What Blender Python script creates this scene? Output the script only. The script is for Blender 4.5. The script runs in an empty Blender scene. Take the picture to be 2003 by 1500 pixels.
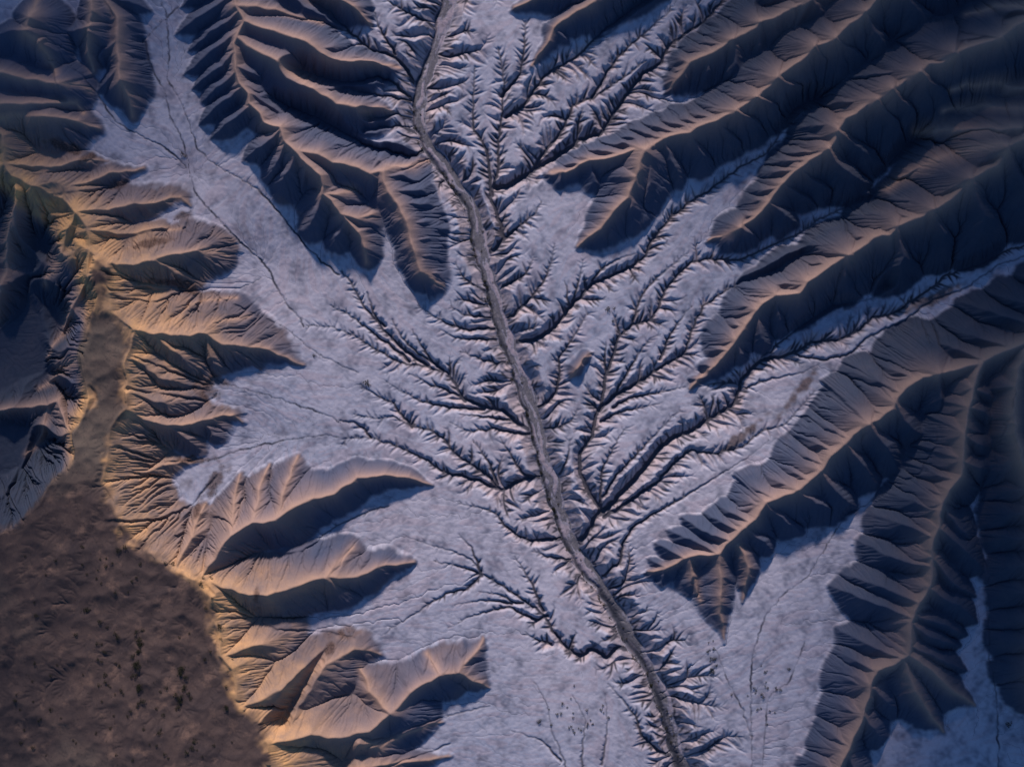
import bpy, math, random
import numpy as np

# ================================================================ camera, sky, sun, exposure
S = 0.3                                   # metres in one survey unit
CAMH = 2600.0                             # camera height in survey units (780 m)
CELL = 1.25
KH, KP, ITERS = .035, .011, 12

scene = bpy.context.scene
cam_data = bpy.data.cameras.new('camera')
cam = bpy.data.objects.new('camera', cam_data)
scene.collection.objects.link(cam)
cam.location = (0, 0, CAMH*S)
cam.rotation_euler = (0, 0, 0)
cam_data.sensor_width = 36
cam_data.lens = 36*CAMH/2003
cam_data.clip_start = 1
cam_data.clip_end = 50000
scene.camera = cam

SUN_EL, SUN_AZ = math.radians(26), math.radians(-6)     # azimuth from the top of the picture, clockwise
world = bpy.data.worlds.new('World'); scene.world = world; world.use_nodes = True
nt = world.node_tree; nt.nodes.clear()
sky = nt.nodes.new('ShaderNodeTexSky'); sky.sky_type = 'NISHITA'; sky.sun_disc = False; sky.ozone_density = 7.0; sky.air_density = 1.2; sky.dust_density = .3
sky.sun_elevation = SUN_EL; sky.sun_rotation = SUN_AZ
bg = nt.nodes.new('ShaderNodeBackground'); bg.inputs['Strength'].default_value = 0.075
out = nt.nodes.new('ShaderNodeOutputWorld')
nt.links.new(sky.outputs['Color'], bg.inputs['Color']); nt.links.new(bg.outputs[0], out.inputs['Surface'])
sun_data = bpy.data.lights.new('sun', 'SUN'); sun_data.energy = 4.6; sun_data.angle = math.radians(4); sun_data.color = (1.0, .79, .66)
sun = bpy.data.objects.new('sun', sun_data); scene.collection.objects.link(sun)
sun.location = (0, 900, 900)
# the lamp shines along its own -Z: tip it so that the light comes from azimuth SUN_AZ
sun.rotation_euler = (math.pi/2 - SUN_EL, 0, math.pi - SUN_AZ)
scene.view_settings.view_transform = 'Standard'; scene.view_settings.look = 'None'
scene.view_settings.exposure = 0.2; scene.view_settings.gamma = 1


# ---- added cloud-like lumps, unseen above the camera, placed to shade the frame's corners
def add_shade_lumps(name, targets, alt, seed):
    """each target = (sight x, sight y, radius) of the ground its shadow should fall on"""
    import bmesh
    r = random.Random(seed); bm = bmesh.new()
    off = alt/math.tan(SUN_EL)
    for (px, py, rad, n) in targets:
        for k in range(n):
            a = r.uniform(0, 2*math.pi); q = rad*.75*math.sqrt(r.random())
            x = (px-1001.5)*S + q*S*math.cos(a) + off*math.sin(SUN_AZ)
            y = (750-py)*S + q*S*math.sin(a) + off*math.cos(SUN_AZ)
            R_ = rad*S*r.uniform(.3, .5)
            g = bmesh.ops.create_icosphere(bm, subdivisions=3, radius=1)
            ph = [r.uniform(0, 6) for _ in range(6)]
            for v in g['verts']:
                c = v.co.copy()
                d = 1 + .16*math.sin(5*c.x+ph[0])*math.sin(4*c.y+ph[1]) + .1*math.sin(11*c.y+ph[2])*math.sin(9*c.z+ph[3]) + .05*math.sin(19*c.x+ph[4])*math.sin(17*c.z+ph[5])
                zz = c.z*.42 if c.z > 0 else c.z*.16
                v.co = (x + c.x*R_*d, y + c.y*R_*d, alt + zz*R_*d + r.uniform(-.002, .002))
    me = bpy.data.meshes.new(name); bm.to_mesh(me); bm.free()
    for p in me.polygons: p.use_smooth = True
    m = bpy.data.materials.new('shade lump white'); m.use_nodes = True
    m.node_tree.nodes['Principled BSDF'].inputs['Base Color'].default_value = (.85, .85, .86, 1)
    m.node_tree.nodes['Principled BSDF'].inputs['Roughness'].default_value = 1
    me.materials.append(m)
    o = bpy.data.objects.new(name, me); scene.collection.objects.link(o); o['kind'] = 'structure'
add_shade_lumps('shade_lumps', [(1800,-180,560,44),(2150,170,520,44),(2330,560,330,20),(40,-10,420,42),(-240,420,290,24),(2160,1200,430,40),(2020,1620,450,40),(-190,760,300,40),(-230,1560,380,26)], 840.0, 4)  # unseen blockers, added only for the shade they throw on the edges
#TERRAIN-BEGIN
import numpy as np
# ---------------------------------------------------------------- terrain, in survey units (1 unit = 0.3 m)
X0, X1, Y0, Y1 = -240.0, 2240.0, -180.0, 1680.0
NX = int((X1 - X0) / CELL) + 1
NY = int((Y1 - Y0) / CELL) + 1
gx = X0 + CELL * np.arange(NX)
gy = Y0 + CELL * np.arange(NY)
GX, GY = np.meshgrid(gx, gy)
GX = GX.astype(np.float32); GY = GY.astype(np.float32)
CX, CY = 1001.5, 750.0

def bspl(coords, n):
    i = np.floor(coords).astype(int); f = coords - i
    w = [(1-f)**3/6, (3*f**3-6*f**2+4)/6, (-3*f**3+3*f**2+3*f+1)/6, f**3/6]
    M = np.zeros((len(coords), n), np.float32)
    for k in range(4):
        M[np.arange(len(coords)), np.clip(i + k, 0, n-1)] += w[k]
    return M

def noise(scale, seed, sy=None):
    sy = sy or scale
    r = np.random.RandomState(seed)
    lx = int((X1-X0)/scale) + 5; ly = int((Y1-Y0)/sy) + 5
    L = r.uniform(-1, 1, (ly, lx)).astype(np.float32)
    A = bspl((gy-Y0)/sy, ly); B = bspl((gx-X0)/scale, lx)
    return (A @ L @ B.T) * 1.9

def smooth(a, n=1):
    for _ in range(n):
        p = np.pad(a, 1, mode='edge')
        a = (p[:-2] + 2*p[1:-1] + p[2:]) * .25
        a = (a[:, :-2] + 2*a[:, 1:-1] + a[:, 2:]) * .25
    return a

def blur(a, sigma):
    """wide gaussian blur (sigma in survey units)"""
    p = int(3*sigma/CELL)+1
    b = np.pad(a.astype(np.float32), p, mode='edge')
    fy = np.fft.fftfreq(b.shape[0])[:, None]; fx = np.fft.rfftfreq(b.shape[1])[None, :]
    k = np.exp(-2*(np.pi*sigma/CELL)**2*(fx*fx+fy*fy))
    return np.fft.irfft2(np.fft.rfft2(b)*k, s=b.shape)[p:-p, p:-p].astype(np.float32)

def sstep(a, b, x):
    t = np.clip((x-a)/(b-a), 0, 1); return t*t*(3-2*t)

# level of the silt plain before the gullies were cut
CTRL = [(877,0,25),(850,100,22),(825,250,18),(950,500,10),(1040,800,0),(1100,1010,-7),(1200,1200,-14),(1336,1500,-24),
 (1400,1680,-30),(880,-180,34),(364,31,60),(330,150,54),(380,340,45),(500,520,32),(650,600,22),(500,850,32),(430,780,42),(700,1050,22),
 (560,1080,42),(560,1220,47),(760,1240,20),(1000,1400,-6),(900,1480,2),(1470,1250,12),(1470,1500,0),(1470,1680,-6),(1650,1000,34),(1800,850,65),
 (1940,1400,40),(1912,1150,55),(1930,850,80),(1700,640,42),(1500,720,24),(1900,520,56),(2003,480,65),(2240,430,80),(1690,400,46),
 (1780,270,62),(1450,520,22),(1541,224,52),(1400,330,34),(1300,100,38),(1418,0,48),(1650,0,70),(1150,180,24),(260,240,58),
 (150,130,80),(180,300,60),(320,400,52),(400,560,48),(350,500,55),(430,900,40),(2000,100,95),(2200,200,100),(60,80,95),(-200,-100,120),
 (600,300,55),(620,240,50),(700,170,38),(520,200,62),(90,630,5),(80,500,20),(0,785,0),(-200,900,-5),(-200,400,30),(0,960,10),(60,740,0),(110,860,15),(20,600,-5),(-40,700,-10),(1000,100,26),
 (1750,130,80),(2100,1300,60),(2200,1600,50),(1800,1600,30),(840,350,16),(760,450,28),(1350,1250,-2),(1300,1050,6),(1250,600,12),
 (500,1300,55),(-100,1300,60),(640,1500,20),(1100,1500,-14)]
def plain():
    P = np.array(CTRL, float); n = len(P)
    def k(r): return np.sqrt(r*r + 30.0**2)
    A = np.zeros((n+3, n+3)); d = np.hypot(P[:,0,None]-P[None,:,0], P[:,1,None]-P[None,:,1])
    A[:n,:n] = k(d) - np.eye(n)*-20; A[:n,n] = 1; A[:n,n+1] = P[:,0]/1000; A[:n,n+2] = P[:,1]/1000
    A[n:,:n] = A[:n,n:].T
    w = np.linalg.solve(A, np.r_[P[:,2], 0,0,0])
    st = 4
    sx = GX[::st, ::st].astype(float); sy = GY[::st, ::st].astype(float)
    o = w[n] + w[n+1]*sx/1000 + w[n+2]*sy/1000
    for i in range(n): o += w[i]*k(np.hypot(sx-P[i,0], sy-P[i,1]))
    # bilinear back up
    yi = np.minimum(np.arange(NY)/st, o.shape[0]-1.001); xi = np.minimum(np.arange(NX)/st, o.shape[1]-1.001)
    a = yi.astype(int); b = xi.astype(int); fy = (yi-a)[:,None]; fx = (xi-b)[None,:]
    r = o[a][:,b]*(1-fy)*(1-fx)+o[a+1][:,b]*fy*(1-fx)+o[a][:,b+1]*(1-fy)*fx+o[a+1][:,b+1]*fy*fx
    return smooth(r.astype(np.float32), 3)
BASE = plain()

def at(a, x, y):
    i = min(max(int((y-Y0)/CELL+.5), 0), NY-1); j = min(max(int((x-X0)/CELL+.5), 0), NX-1)
    return float(a[i, j])

PH = 104.0
def ground_pt(x, y, z):        # where a point sighted at (x, y) from above stands when it is z high
    k = 1 - z/CAMH
    return CX + (x-CX)*k, CY + (y-CY)*k

WX = GX + noise(60, 1)*3.5 + noise(22, 2)*1.8 + noise(9, 5)*.6
WY = GY + noise(60, 3)*3.5 + noise(22, 4)*1.8 + noise(9, 6)*.6

H = BASE.copy()

def window(x0, x1, y0, y1):
    j0 = max(int((x0-X0)/CELL), 0); j1 = min(int((x1-X0)/CELL)+2, NX)
    i0 = max(int((y0-Y0)/CELL), 0); i1 = min(int((y1-Y0)/CELL)+2, NY)
    if j1 <= j0 or i1 <= i0: return None
    return slice(i0, i1), slice(j0, j1)

def seg_field(w, ax, ay, bx, by):
    x = WX[w]-ax; y = WY[w]-ay; dx = bx-ax; dy = by-ay; L2 = dx*dx+dy*dy+1e-6
    t = np.clip((x*dx+y*dy)/L2, 0, 1)
    ex = x-t*dx; ey = y-t*dy
    return t, np.sqrt(ex*ex+ey*ey), dx*y-dy*x

CREST_D = np.full((NY, NX), 999., np.float32)
def stamp_crest(pts, ml, mr, main=False):
    """pts: (x,y,z absolute).  ml / mr = slope on the left / right hand of the walking direction (image sense)."""
    for (ax, ay, az), (bx, by, bz) in zip(pts[:-1], pts[1:]):
        top = max(az, bz)
        R = max(top - at(BASE, (ax+bx)/2, (ay+by)/2) + 45, 8)/min(ml, mr)*1.15 + 10
        w = window(min(ax,bx)-R, max(ax,bx)+R, min(ay,by)-R, max(ay,by)+R)
        if w is None: continue
        t, d, side = seg_field(w, ax, ay, bx, by)
        m = np.where(side > 0, mr, ml)
        # the very ends of a crest fall away with the steeper of the two
        dd = np.sqrt(d*d + 2.0) - 1.2
        z = az + (bz-az)*t - m*dd  - m*.13*dd + 0.0032*np.minimum(dd,60)**2*m
        H[w] = np.maximum(H[w], z)
        if main: CREST_D[w] = np.minimum(CREST_D[w], d/max(min(1, (top-at(BASE, ax, ay))/60), .25))

def lift(pts, hs):
    """sighted crest points + heights above the plain -> absolute ground points"""
    n = len(pts)
    s = np.r_[0, np.cumsum([np.hypot(pts[i+1][0]-pts[i][0], pts[i+1][1]-pts[i][1]) for i in range(n-1)])]
    hs = np.array(hs, float)
    hh = np.interp(s/s[-1], np.linspace(0, 1, len(hs)), hs)
    out = []
    for (x, y), h in zip(pts, hh):
        z = at(BASE, x, y) + h*1.1
        if x < 540 and h > 40: z = min(z, PH - 2)
        gx_, gy_ = ground_pt(x, y, z)
        out.append((gx_, gy_, z))
    return out

rs = np.random.RandomState(7)
def wiggle(pts, amp=2.5, step=16):
    out = [pts[0]]
    for a, b in zip(pts[:-1], pts[1:]):
        L = np.hypot(b[0]-a[0], b[1]-a[1]); n = max(int(L/step), 1)
        nx, ny = -(b[1]-a[1])/max(L,1e-3), (b[0]-a[0])/max(L,1e-3)
        for k in range(1, n+1):
            t = k/n; o = rs.uniform(-amp, amp)*(k < n)
            out.append((a[0]+(b[0]-a[0])*t+nx*o, a[1]+(b[1]-a[1])*t+ny*o, a[2]+(b[2]-a[2])*t + (rs.uniform(-1,.8)*amp*.6 if k < n else 0)))
    return out

def hit(crest, tip, d):
    best = None
    for a, b in zip(crest[:-1], crest[1:]):
        ex, ey = b[0]-a[0], b[1]-a[1]
        det = d[0]*(-ey) - d[1]*(-ex)
        if abs(det) < 1e-6: continue
        qx, qy = a[0]-tip[0], a[1]-tip[1]
        t = (qx*(-ey) - qy*(-ex))/det; u = (d[0]*qy - d[1]*qx)/det
        if t > 0 and -0.02 <= u <= 1.02 and (best is None or t < best[0]):
            best = (t, a[0]+ex*u, a[1]+ey*u, a[2]+(b[2]-a[2])*u)
    if best is None or best[0] > 330:
        i = int(np.argmin([np.hypot(c[0]-tip[0], c[1]-tip[1]) for c in crest]))
        c = crest[min(max(i, 0), len(crest)-1)]
        return c
    return best[1:]

def spur(root, mid, tip, m=.85, bow=.0, drop=1.0):
    """one buttress from a crest point down to its toe"""
    tz = at(BASE, tip[0], tip[1]) + 1.5
    pts = [root[:2]] + [p for p in mid] + [tip]
    L = np.r_[0, np.cumsum([np.hypot(pts[i+1][0]-pts[i][0], pts[i+1][1]-pts[i][1]) for i in range(len(pts)-1)])]
    n = max(int(L[-1]/9), 4)
    q = np.linspace(0, 1, n+1)
    xs = np.interp(q*L[-1], L, [p[0] for p in pts]); ys = np.interp(q*L[-1], L, [p[1] for p in pts])
    nx, ny = -(ys[-1]-ys[0]), xs[-1]-xs[0]; l = np.hypot(nx, ny)+1e-6
    b = bow + rs.uniform(-.05, .05)
    off = np.sin(q*np.pi)*b*L[-1]
    xs = xs + nx/l*off + np.sin(q*np.pi)*rs.uniform(-1, 1, n+1)*1.3
    ys = ys + ny/l*off + np.sin(q*np.pi)*rs.uniform(-1, 1, n+1)*1.3
    z = tz + (root[2]-drop-tz)*(1-q)*(1+.75*q)*(1-.12*np.sin(np.clip(q*2,0,1)*np.pi))
    P = list(zip(xs, ys, z))
    stamp_crest(P, m*1.15*rs.uniform(.9, 1.1), m*1.15*rs.uniform(.9, 1.1))
    return P

def auto_spurs(crest, side, spacing, length, lean, m=.9, jitter=.35, sub=None):
    """buttresses a crest throws out on one side: side +1 = right hand (image sense)"""
    s = np.r_[0, np.cumsum([np.hypot(crest[i+1][0]-crest[i][0], crest[i+1][1]-crest[i][1]) for i in range(len(crest)-1)])]
    p = spacing*.5
    while p < s[-1]:
        x = np.interp(p, s, [c[0] for c in crest]); y = np.interp(p, s, [c[1] for c in crest]); z = np.interp(p, s, [c[2] for c in crest])
        x2 = np.interp(min(p+12, s[-1]), s, [c[0] for c in crest]); y2 = np.interp(min(p+12, s[-1]), s, [c[1] for c in crest])
        dx, dy = x2-x, y2-y; l = np.hypot(dx, dy)+1e-6; dx /= l; dy /= l
        nx, ny = -dy*side, dx*side
        k = lean + rs.uniform(-.2, .2)
        L = length*rs.uniform(.75, 1.12)*max(.35, min(1, (z-at(BASE, x, y))/45))
        tip = (x+(nx+dx*k)*L, y+(ny+dy*k)*L)
        spur((x, y, z), [], tip, m)
        p += spacing*rs.uniform(1-jitter, 1+jitter)

#DATA
# name: (crest points, heights above the plain, slope left, slope right)
CREST = {
 'A': ([(2300,560),(2120,620),(2003,670),(1912,715),(1849,729),(1807,733),(1770,760),(1754,778),(1747,799),(1684,834),(1656,866),(1607,922),(1565,957),(1499,981),(1478,1013),(1460,1027),(1404,1083),(1348,1090),(1303,1114),(1270,1120)], [85,80,72,66,62,60,58,56,52,44,34,10], 0.70, 1.65),
 'A2': ([(1404,1083),(1405,1130),(1406,1185),(1418,1258)], [36,31,22,3], .72, .72),
 'A4': ([(1445,1066),(1462,1110),(1450,1180)], [32,22,3], .8, .8),
 'A3': ([(1352,1100),(1354,1130),(1368,1180)], [24,18,3], .8, .8),
 'B': ([(2300,170),(2130,225),(2030,262),(1978,285),(1954,322),(1915,343),(1877,378),(1828,409),(1786,430),(1758,441),(1744,458),(1709,465),(1663,497),(1618,525),(1579,551),(1565,570),(1520,574),(1481,610),(1436,663),(1408,701),(1362,740),(1347,757)], [90,88,84,80,76,70,66,60,56,50,40,30,5], 0.73, 1.65),
 'B2': ([(1978,283),(1919,287),(1880,298),(1838,312),(1800,330),(1765,350),(1733,372)], [74,52,40,32,8], 0.66, 0.99),
 'C': ([(2300,-110),(2140,-30),(2003,42),(1954,74),(1877,98),(1845,119),(1821,121),(1804,140),(1747,175),(1719,196),(1660,228),(1646,252),(1625,290),(1569,332),(1534,364),(1506,396),(1478,424),(1436,448),(1390,467)], [95,92,86,80,76,70,62,56,50,40,30,6], 0.73, 1.65),
 'D': ([(1980,-180),(1850,-90),(1716,0),(1698,21),(1663,46),(1636,77),(1594,93),(1558,122),(1520,147),(1482,186),(1443,214),(1398,238),(1348,257),(1298,268),(1259,290),(1182,312),(1154,313),(1108,338),(1080,334)], [85,80,76,72,68,64,58,52,48,44,38,30,12], 0.73, 1.65),
 'D2': ([(1261,292),(1245,336),(1228,385),(1189,430),(1154,462),(1130,483)], [50,44,36,26,6], 0.61, 0.83),
 'E': ([(1720,-100),(1650,-50),(1580,0),(1555,17),(1513,40),(1488,44),(1481,56),(1436,77),(1390,101),(1348,122),(1313,165)], [60,56,52,48,44,36,12], 0.68, 0.99),
 'F': ([(1260,-90),(1168,3),(1133,21),(1115,35),(1087,56),(1077,80),(1038,130)], [50,40,30,22,14,4], 0.61, 0.88),
 'F2': ([(1008,14),(1060,-12),(1150,-45),(1250,-120)], [8,28,40,50], 0.88, 0.66),
 'G': ([(430,-150),(445,-60),(458,10),(476,38),(465,66),(458,84),(460,105),(458,136),(466,164),(483,182),(486,200),(511,217),(518,234),(546,245),(556,273),(574,290),(588,308),(626,343),(634,378),(654,392),(668,420),(700,455),(716,515)], [62,60,56,54,52,50,48,46,42,38,34,10], 1.32, 1.32),
 'G1': ([(476,38),(539,56),(577,73),(623,98),(665,118),(706,119),(781,128)], [52,48,40,30,5], 0.88, 0.68),
 'G2': ([(467,72),(500,95),(546,119),(567,140),(595,161),(623,182),(658,203),(700,209),(776,221)], [50,48,44,40,30,5], 0.83, 0.68),
 'G5': ([(574,290),(620,300),(650,317),(682,322),(724,338),(755,331),(804,325),(838,310)], [42,38,36,34,24,6], 0.83, 0.68),
 'G6': ([(748,336),(758,378),(780,406),(800,451),(808,490),(821,530),(867,560)], [36,38,38,36,30,4], 0.68, 0.83),
 'G7': ([(634,378),(660,380),(690,372)], [38,30,14], 0.77, 0.77),
 'G8': ([(668,420),(700,428),(727,420)], [36,30,16], 0.77, 0.77),
 'H1': ([(458,8),(520,15),(575,28),(628,45)], [50,26,14,8], 0.66, 0.66),
 'H2': ([(560,-60),(640,-15),(690,8),(724,44)], [50,44,30,6], 0.77, 0.77),
 'L1': ([(180,-150),(210,0),(228,35),(231,105),(235,158),(250,190),(259,228)], [60,56,50,44,36,8], 0.99, 0.88),
 'L2': ([(90,-150),(70,0),(56,35),(49,66),(75,85),(95,120),(112,150)], [60,54,48,36,20,4], 0.83, 0.83),
 'L3': ([(190,-60),(182,20),(175,60),(172,100),(180,135)], [50,40,32,22,4], 0.88, 0.88),
 'L4': ([(-60,120),(7,145),(50,158),(110,163),(150,163),(176,175)], [50,34,26,22,4], 0.77, 0.66),
 'L5': ([(0,205),(35,208),(105,203),(150,199),(166,222)], [40,34,24,16,3], 0.77, 0.66),
 'L6': ([(-30,240),(20,228),(88,232),(150,236),(192,250)], [55,46,36,24,6], 0.66, 0.66),
 'Rim': ([(-160,130),(-60,190),(0,262),(4,315),(21,343),(70,367),(105,382),(140,416),(168,445),(172,491)], [62,60,62,64,66,68], 0.55, 0.83),
 'S2': ([(4,318),(94,329),(150,315),(206,318)], [60,32,22,3], 0.66, 0.66),
 'S3': ([(60,364),(168,360),(210,340),(280,327)], [58,26,18,4], 0.66, 0.61),
 'S4': ([(140,416),(210,413),(280,396),(350,382),(368,398)], [62,32,22,16,3], 0.55, 0.61),
 'S5': ([(170,450),(245,460),(315,445),(352,443)], [60,26,16,4], 0.61, 0.61),
 'S6': ([(168,491),(228,520),(259,521),(301,509),(350,495),(385,489),(445,498)], [66,50,38,28,3], 0.55, 0.66),
 'S7': ([(290,650),(340,632),(370,600),(400,590),(462,583)], [50,24,12,9,3], 0.55, 0.55),
 'S7b': ([(330,652),(430,632),(487,618)], [36,12,3], 0.55, 0.55),
 'S8': ([(259,645),(297,652),(402,654),(430,673),(507,682),(590,715)], [68,54,38,28,17,3], 0.50, 0.68),
 'S9': ([(240,793),(280,820),(325,831),(392,827),(455,813),(474,826)], [66,46,34,26,15,3], 0.55, 0.66),
 'S10': ([(196,943),(245,936),(315,911),(385,905)], [62,34,18,3], 0.55, 0.55),
 'S12': ([(395,1125),(448,1045),(490,1022),(535,1019),(560,1000),(595,981),(650,964),(695,936),(751,929),(800,932),(846,946)], [60,52,50,46,42,36,30,24,4], 0.94, 0.79),
 'S12a': ([(540,1010),(560,950),(583,898)], [42,26,5], .66, .66),
 'S12b': ([(490,1020),(505,960),(525,912)], [42,24,4], .7, .7),
 'S12c': ([(450,1045),(455,985),(465,930)], [46,24,4], .7, .7),
 'S12d': ([(345,1112),(375,1050),(398,985)], [60,36,6], 0.77, 0.77),
 'S13': ([(395,1132),(470,1160),(525,1167),(574,1146),(623,1132),(700,1129),(737,1111),(804,1098)], [60,50,46,42,36,26,5], 0.73, 0.77),
 'S13a': ([(640,1131),(670,1100),(692,1072)], [40,26,4], 0.66, 0.66),
 'S14': ([(430,1283),(510,1262),(570,1250)], [62,36,8], 0.55, 0.55),
 'S14b': ([(470,1385),(560,1345),(630,1300),(690,1272),(742,1280)], [62,44,34,24,5], 0.55, 0.55),
 'S15': ([(525,1455),(609,1432),(660,1440),(720,1430),(762,1391),(807,1349),(860,1318),(895,1314),(923,1283),(944,1247)], [58,54,50,46,42,38,34,26,5], 0.66, 0.77),
 'S15a': ([(895,1314),(925,1330),(958,1345)], [36,22,3], 0.77, 0.77),
 'S15b': ([(860,1318),(845,1295),(834,1275)], [36,20,4], 0.66, 0.66),
 'S15c': ([(762,1391),(720,1350),(705,1310)], [44,28,8], 0.55, 0.55),
 'S16': ([(700,1452),(744,1465),(807,1433),(867,1412)], [46,22,16,3], 0.55, 0.61),
 'S17': ([(700,1500),(800,1490),(880,1480)], [40,16,3], 0.55, 0.55),
 'W1': ([(210,530),(165,560),(120,640),(100,700)], [64,52,32,6], 0.88, 0.88),
 'W2': ([(170,690),(110,735),(75,760)], [60,34,6], 0.88, 0.88),
 'W3': ([(140,860),(115,780),(95,792),(0,803),(-90,830)], [60,42,34,20,4], 0.77, 0.77),
 'W4': ([(95,792),(80,850),(50,892)], [34,22,4], 0.77, 0.77),
 'W5': ([(30,370),(10,470),(0,560),(-20,640)], [62,50,40,10], 0.88, 0.88),
 'W6': ([(140,420),(120,500),(90,560)], [62,50,10], 0.88, 0.88),
 'K': ([(1925,712),(1912,740),(1898,800),(1890,850),(1882,900),(1882,930),(1855,958),(1843,985),(1840,1027),(1821,1076),(1821,1146),(1800,1181),(1786,1216),(1782,1279),(1719,1311),(1705,1342),(1691,1388),(1670,1444),(1646,1500),(1600,1600),(1570,1720)], [66,62,60,60,58,56,52,50,46,44,40], 1.10, 1.65),
 'K2': ([(1782,1279),(1820,1312),(1855,1345),(1908,1380)], [54,44,30,4], 0.83, 0.68),
 'K3': ([(1770,1290),(1790,1350),(1842,1432)], [50,40,3], 0.68, 0.68),
 'M': ([(2080,600),(2003,690),(1988,760),(1986,850),(2000,900),(2030,960),(2050,1080),(2060,1200),(2040,1330),(2100,1450),(2200,1600)], [70,66,62,62,60,56,50], 0.99, 1.65),
 'N1': ([(2240,120),(2003,175),(1943,168),(1880,172),(1845,187)], [70,50,36,24,4], 0.66, 0.77),
 'N2': ([(2240,200),(1985,217),(1926,207),(1870,215),(1832,226)], [75,56,40,26,4], 0.66, 0.77),
 'N3': ([(2003,250),(1898,252),(1784,259)], [72,44,5], 0.66, 0.77),
 'N4': ([(2240,60),(2040,20),(1940,18),(1880,36)], [80,60,36,6], 0.66, 0.77),
 'Q1': ([(1112,742),(1128,722),(1148,700),(1164,690)], [3,15,15,2], 0.66, 1.10),
}
# toes of the buttresses on one side, the direction from toe to crest, and how steep their flanks are
TOES = [
 ('A', (1,.45), .85, [(2100,540),(2040,545),(1954,540),(1900,565),(1850,590),(1825,642),(1772,660),(1709,680),(1698,712),(1655,735),(1648,785),(1611,800),(1578,824),(1560,859),(1536,883),(1513,911),(1485,925),(1443,943),(1436,967),(1396,985),(1369,999),(1324,1006),(1302,1036),(1276,1062),(1264,1092)]),
 ('B', (1,.12), .85, [(1850,365),(1800,372),(1760,386),(1688,402),(1656,430),(1620,465),(1560,518),(1530,540),(1469,551),(1459,575),(1438,590),(1418,600),(1411,635),(1399,659),(1383,682),(1359,712),(1341,737)]),
 ('B2', (1,-.1), .8, [(1784,262),(1762,300),(1740,329),(1730,347)]),
 ('C', (1,0.02), .85, [(1877,30),(1859,70),(1758,109),(1730,133),(1677,150),(1604,176),(1574,217),(1534,259),(1541,283),(1506,315),(1488,331),(1474,350),(1455,382),(1453,402),(1439,427)]),
 ('D', (1,.3), .9, [(1640,18),(1607,56),(1545,102),(1510,133),(1460,156),(1425,196),(1396,212),(1365,222),(1330,232),(1300,238),(1270,243),(1240,249),(1212,258),(1185,268),(1160,276),(1130,290),(1105,300),(1082,314)]),
 ('E', (1,.1), .8, [(1500,0),(1443,14),(1410,52),(1375,75),(1338,100),(1310,130)]),
 ('G', (1,-.65), .85, [(368,31),(359,86),(381,116),(371,159),(388,184),(404,212),(397,255),(420,284),(485,324)]),
 ('G', (.55,-1), .8, [(537,371),(553,395),(605,467),(651,504)]),
 ('G', (-1,-.35), .85, [(520,130),(539,175),(546,206),(595,228),(632,245),(626,272),(640,345)]),
 ('L1', (-1,-.25), .85, [(300,5),(322,45),(290,80),(298,133),(282,160),(280,185),(287,203)]),
 ('L1', (1,-.7), .85, [(200,60),(190,110),(203,147),(210,193)]),
 ('G1', (-1,.3), .8, [(560,45),(600,62),(640,82),(690,100),(740,112)]),
 ('G2', (-1,-.1), .8, [(560,105),(600,130),(640,165),(664,180),(700,190)]),
 ('G6', (-1,.12), .85, [(850,345),(856,375),(858,402),(860,440),(862,470),(864,500),(874,535)]),
 ('G5', (-.6,1), .85, [(650,285),(690,290),(720,298),(760,300),(797,306)]),
 ('K', (1,.38), .82, [(1860,740),(1840,790),(1813,820),(1803,880),(1768,908),(1758,943),(1716,955),(1684,996),(1667,1050),(1639,1115),(1611,1136),(1625,1222),(1625,1270),(1621,1310),(1614,1363),(1604,1419),(1586,1472),(1575,1520),(1560,1570)]),
 ('M', (1,-.12), .82, [(1940,790),(1930,845),(1922,895),(1920,950),(1905,1000),(1905,1050),(1915,1100),(1918,1150),(1925,1200),(1935,1240),(1950,1290),(1970,1330)]),
 ('N1', (1,-.2), .7, [(1880,195),(1930,200)]), ('N3', (1,.2), .7, [(1830,235),(1880,238)]),
 ('S13', (-.3,1), .7, [(560,1128),(600,1095),(690,1068),(722,1076),(752,1090)]),('S15', (-.1,1), .7, [(800,1290),(832,1270),(870,1262),(905,1248)]),
]
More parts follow.
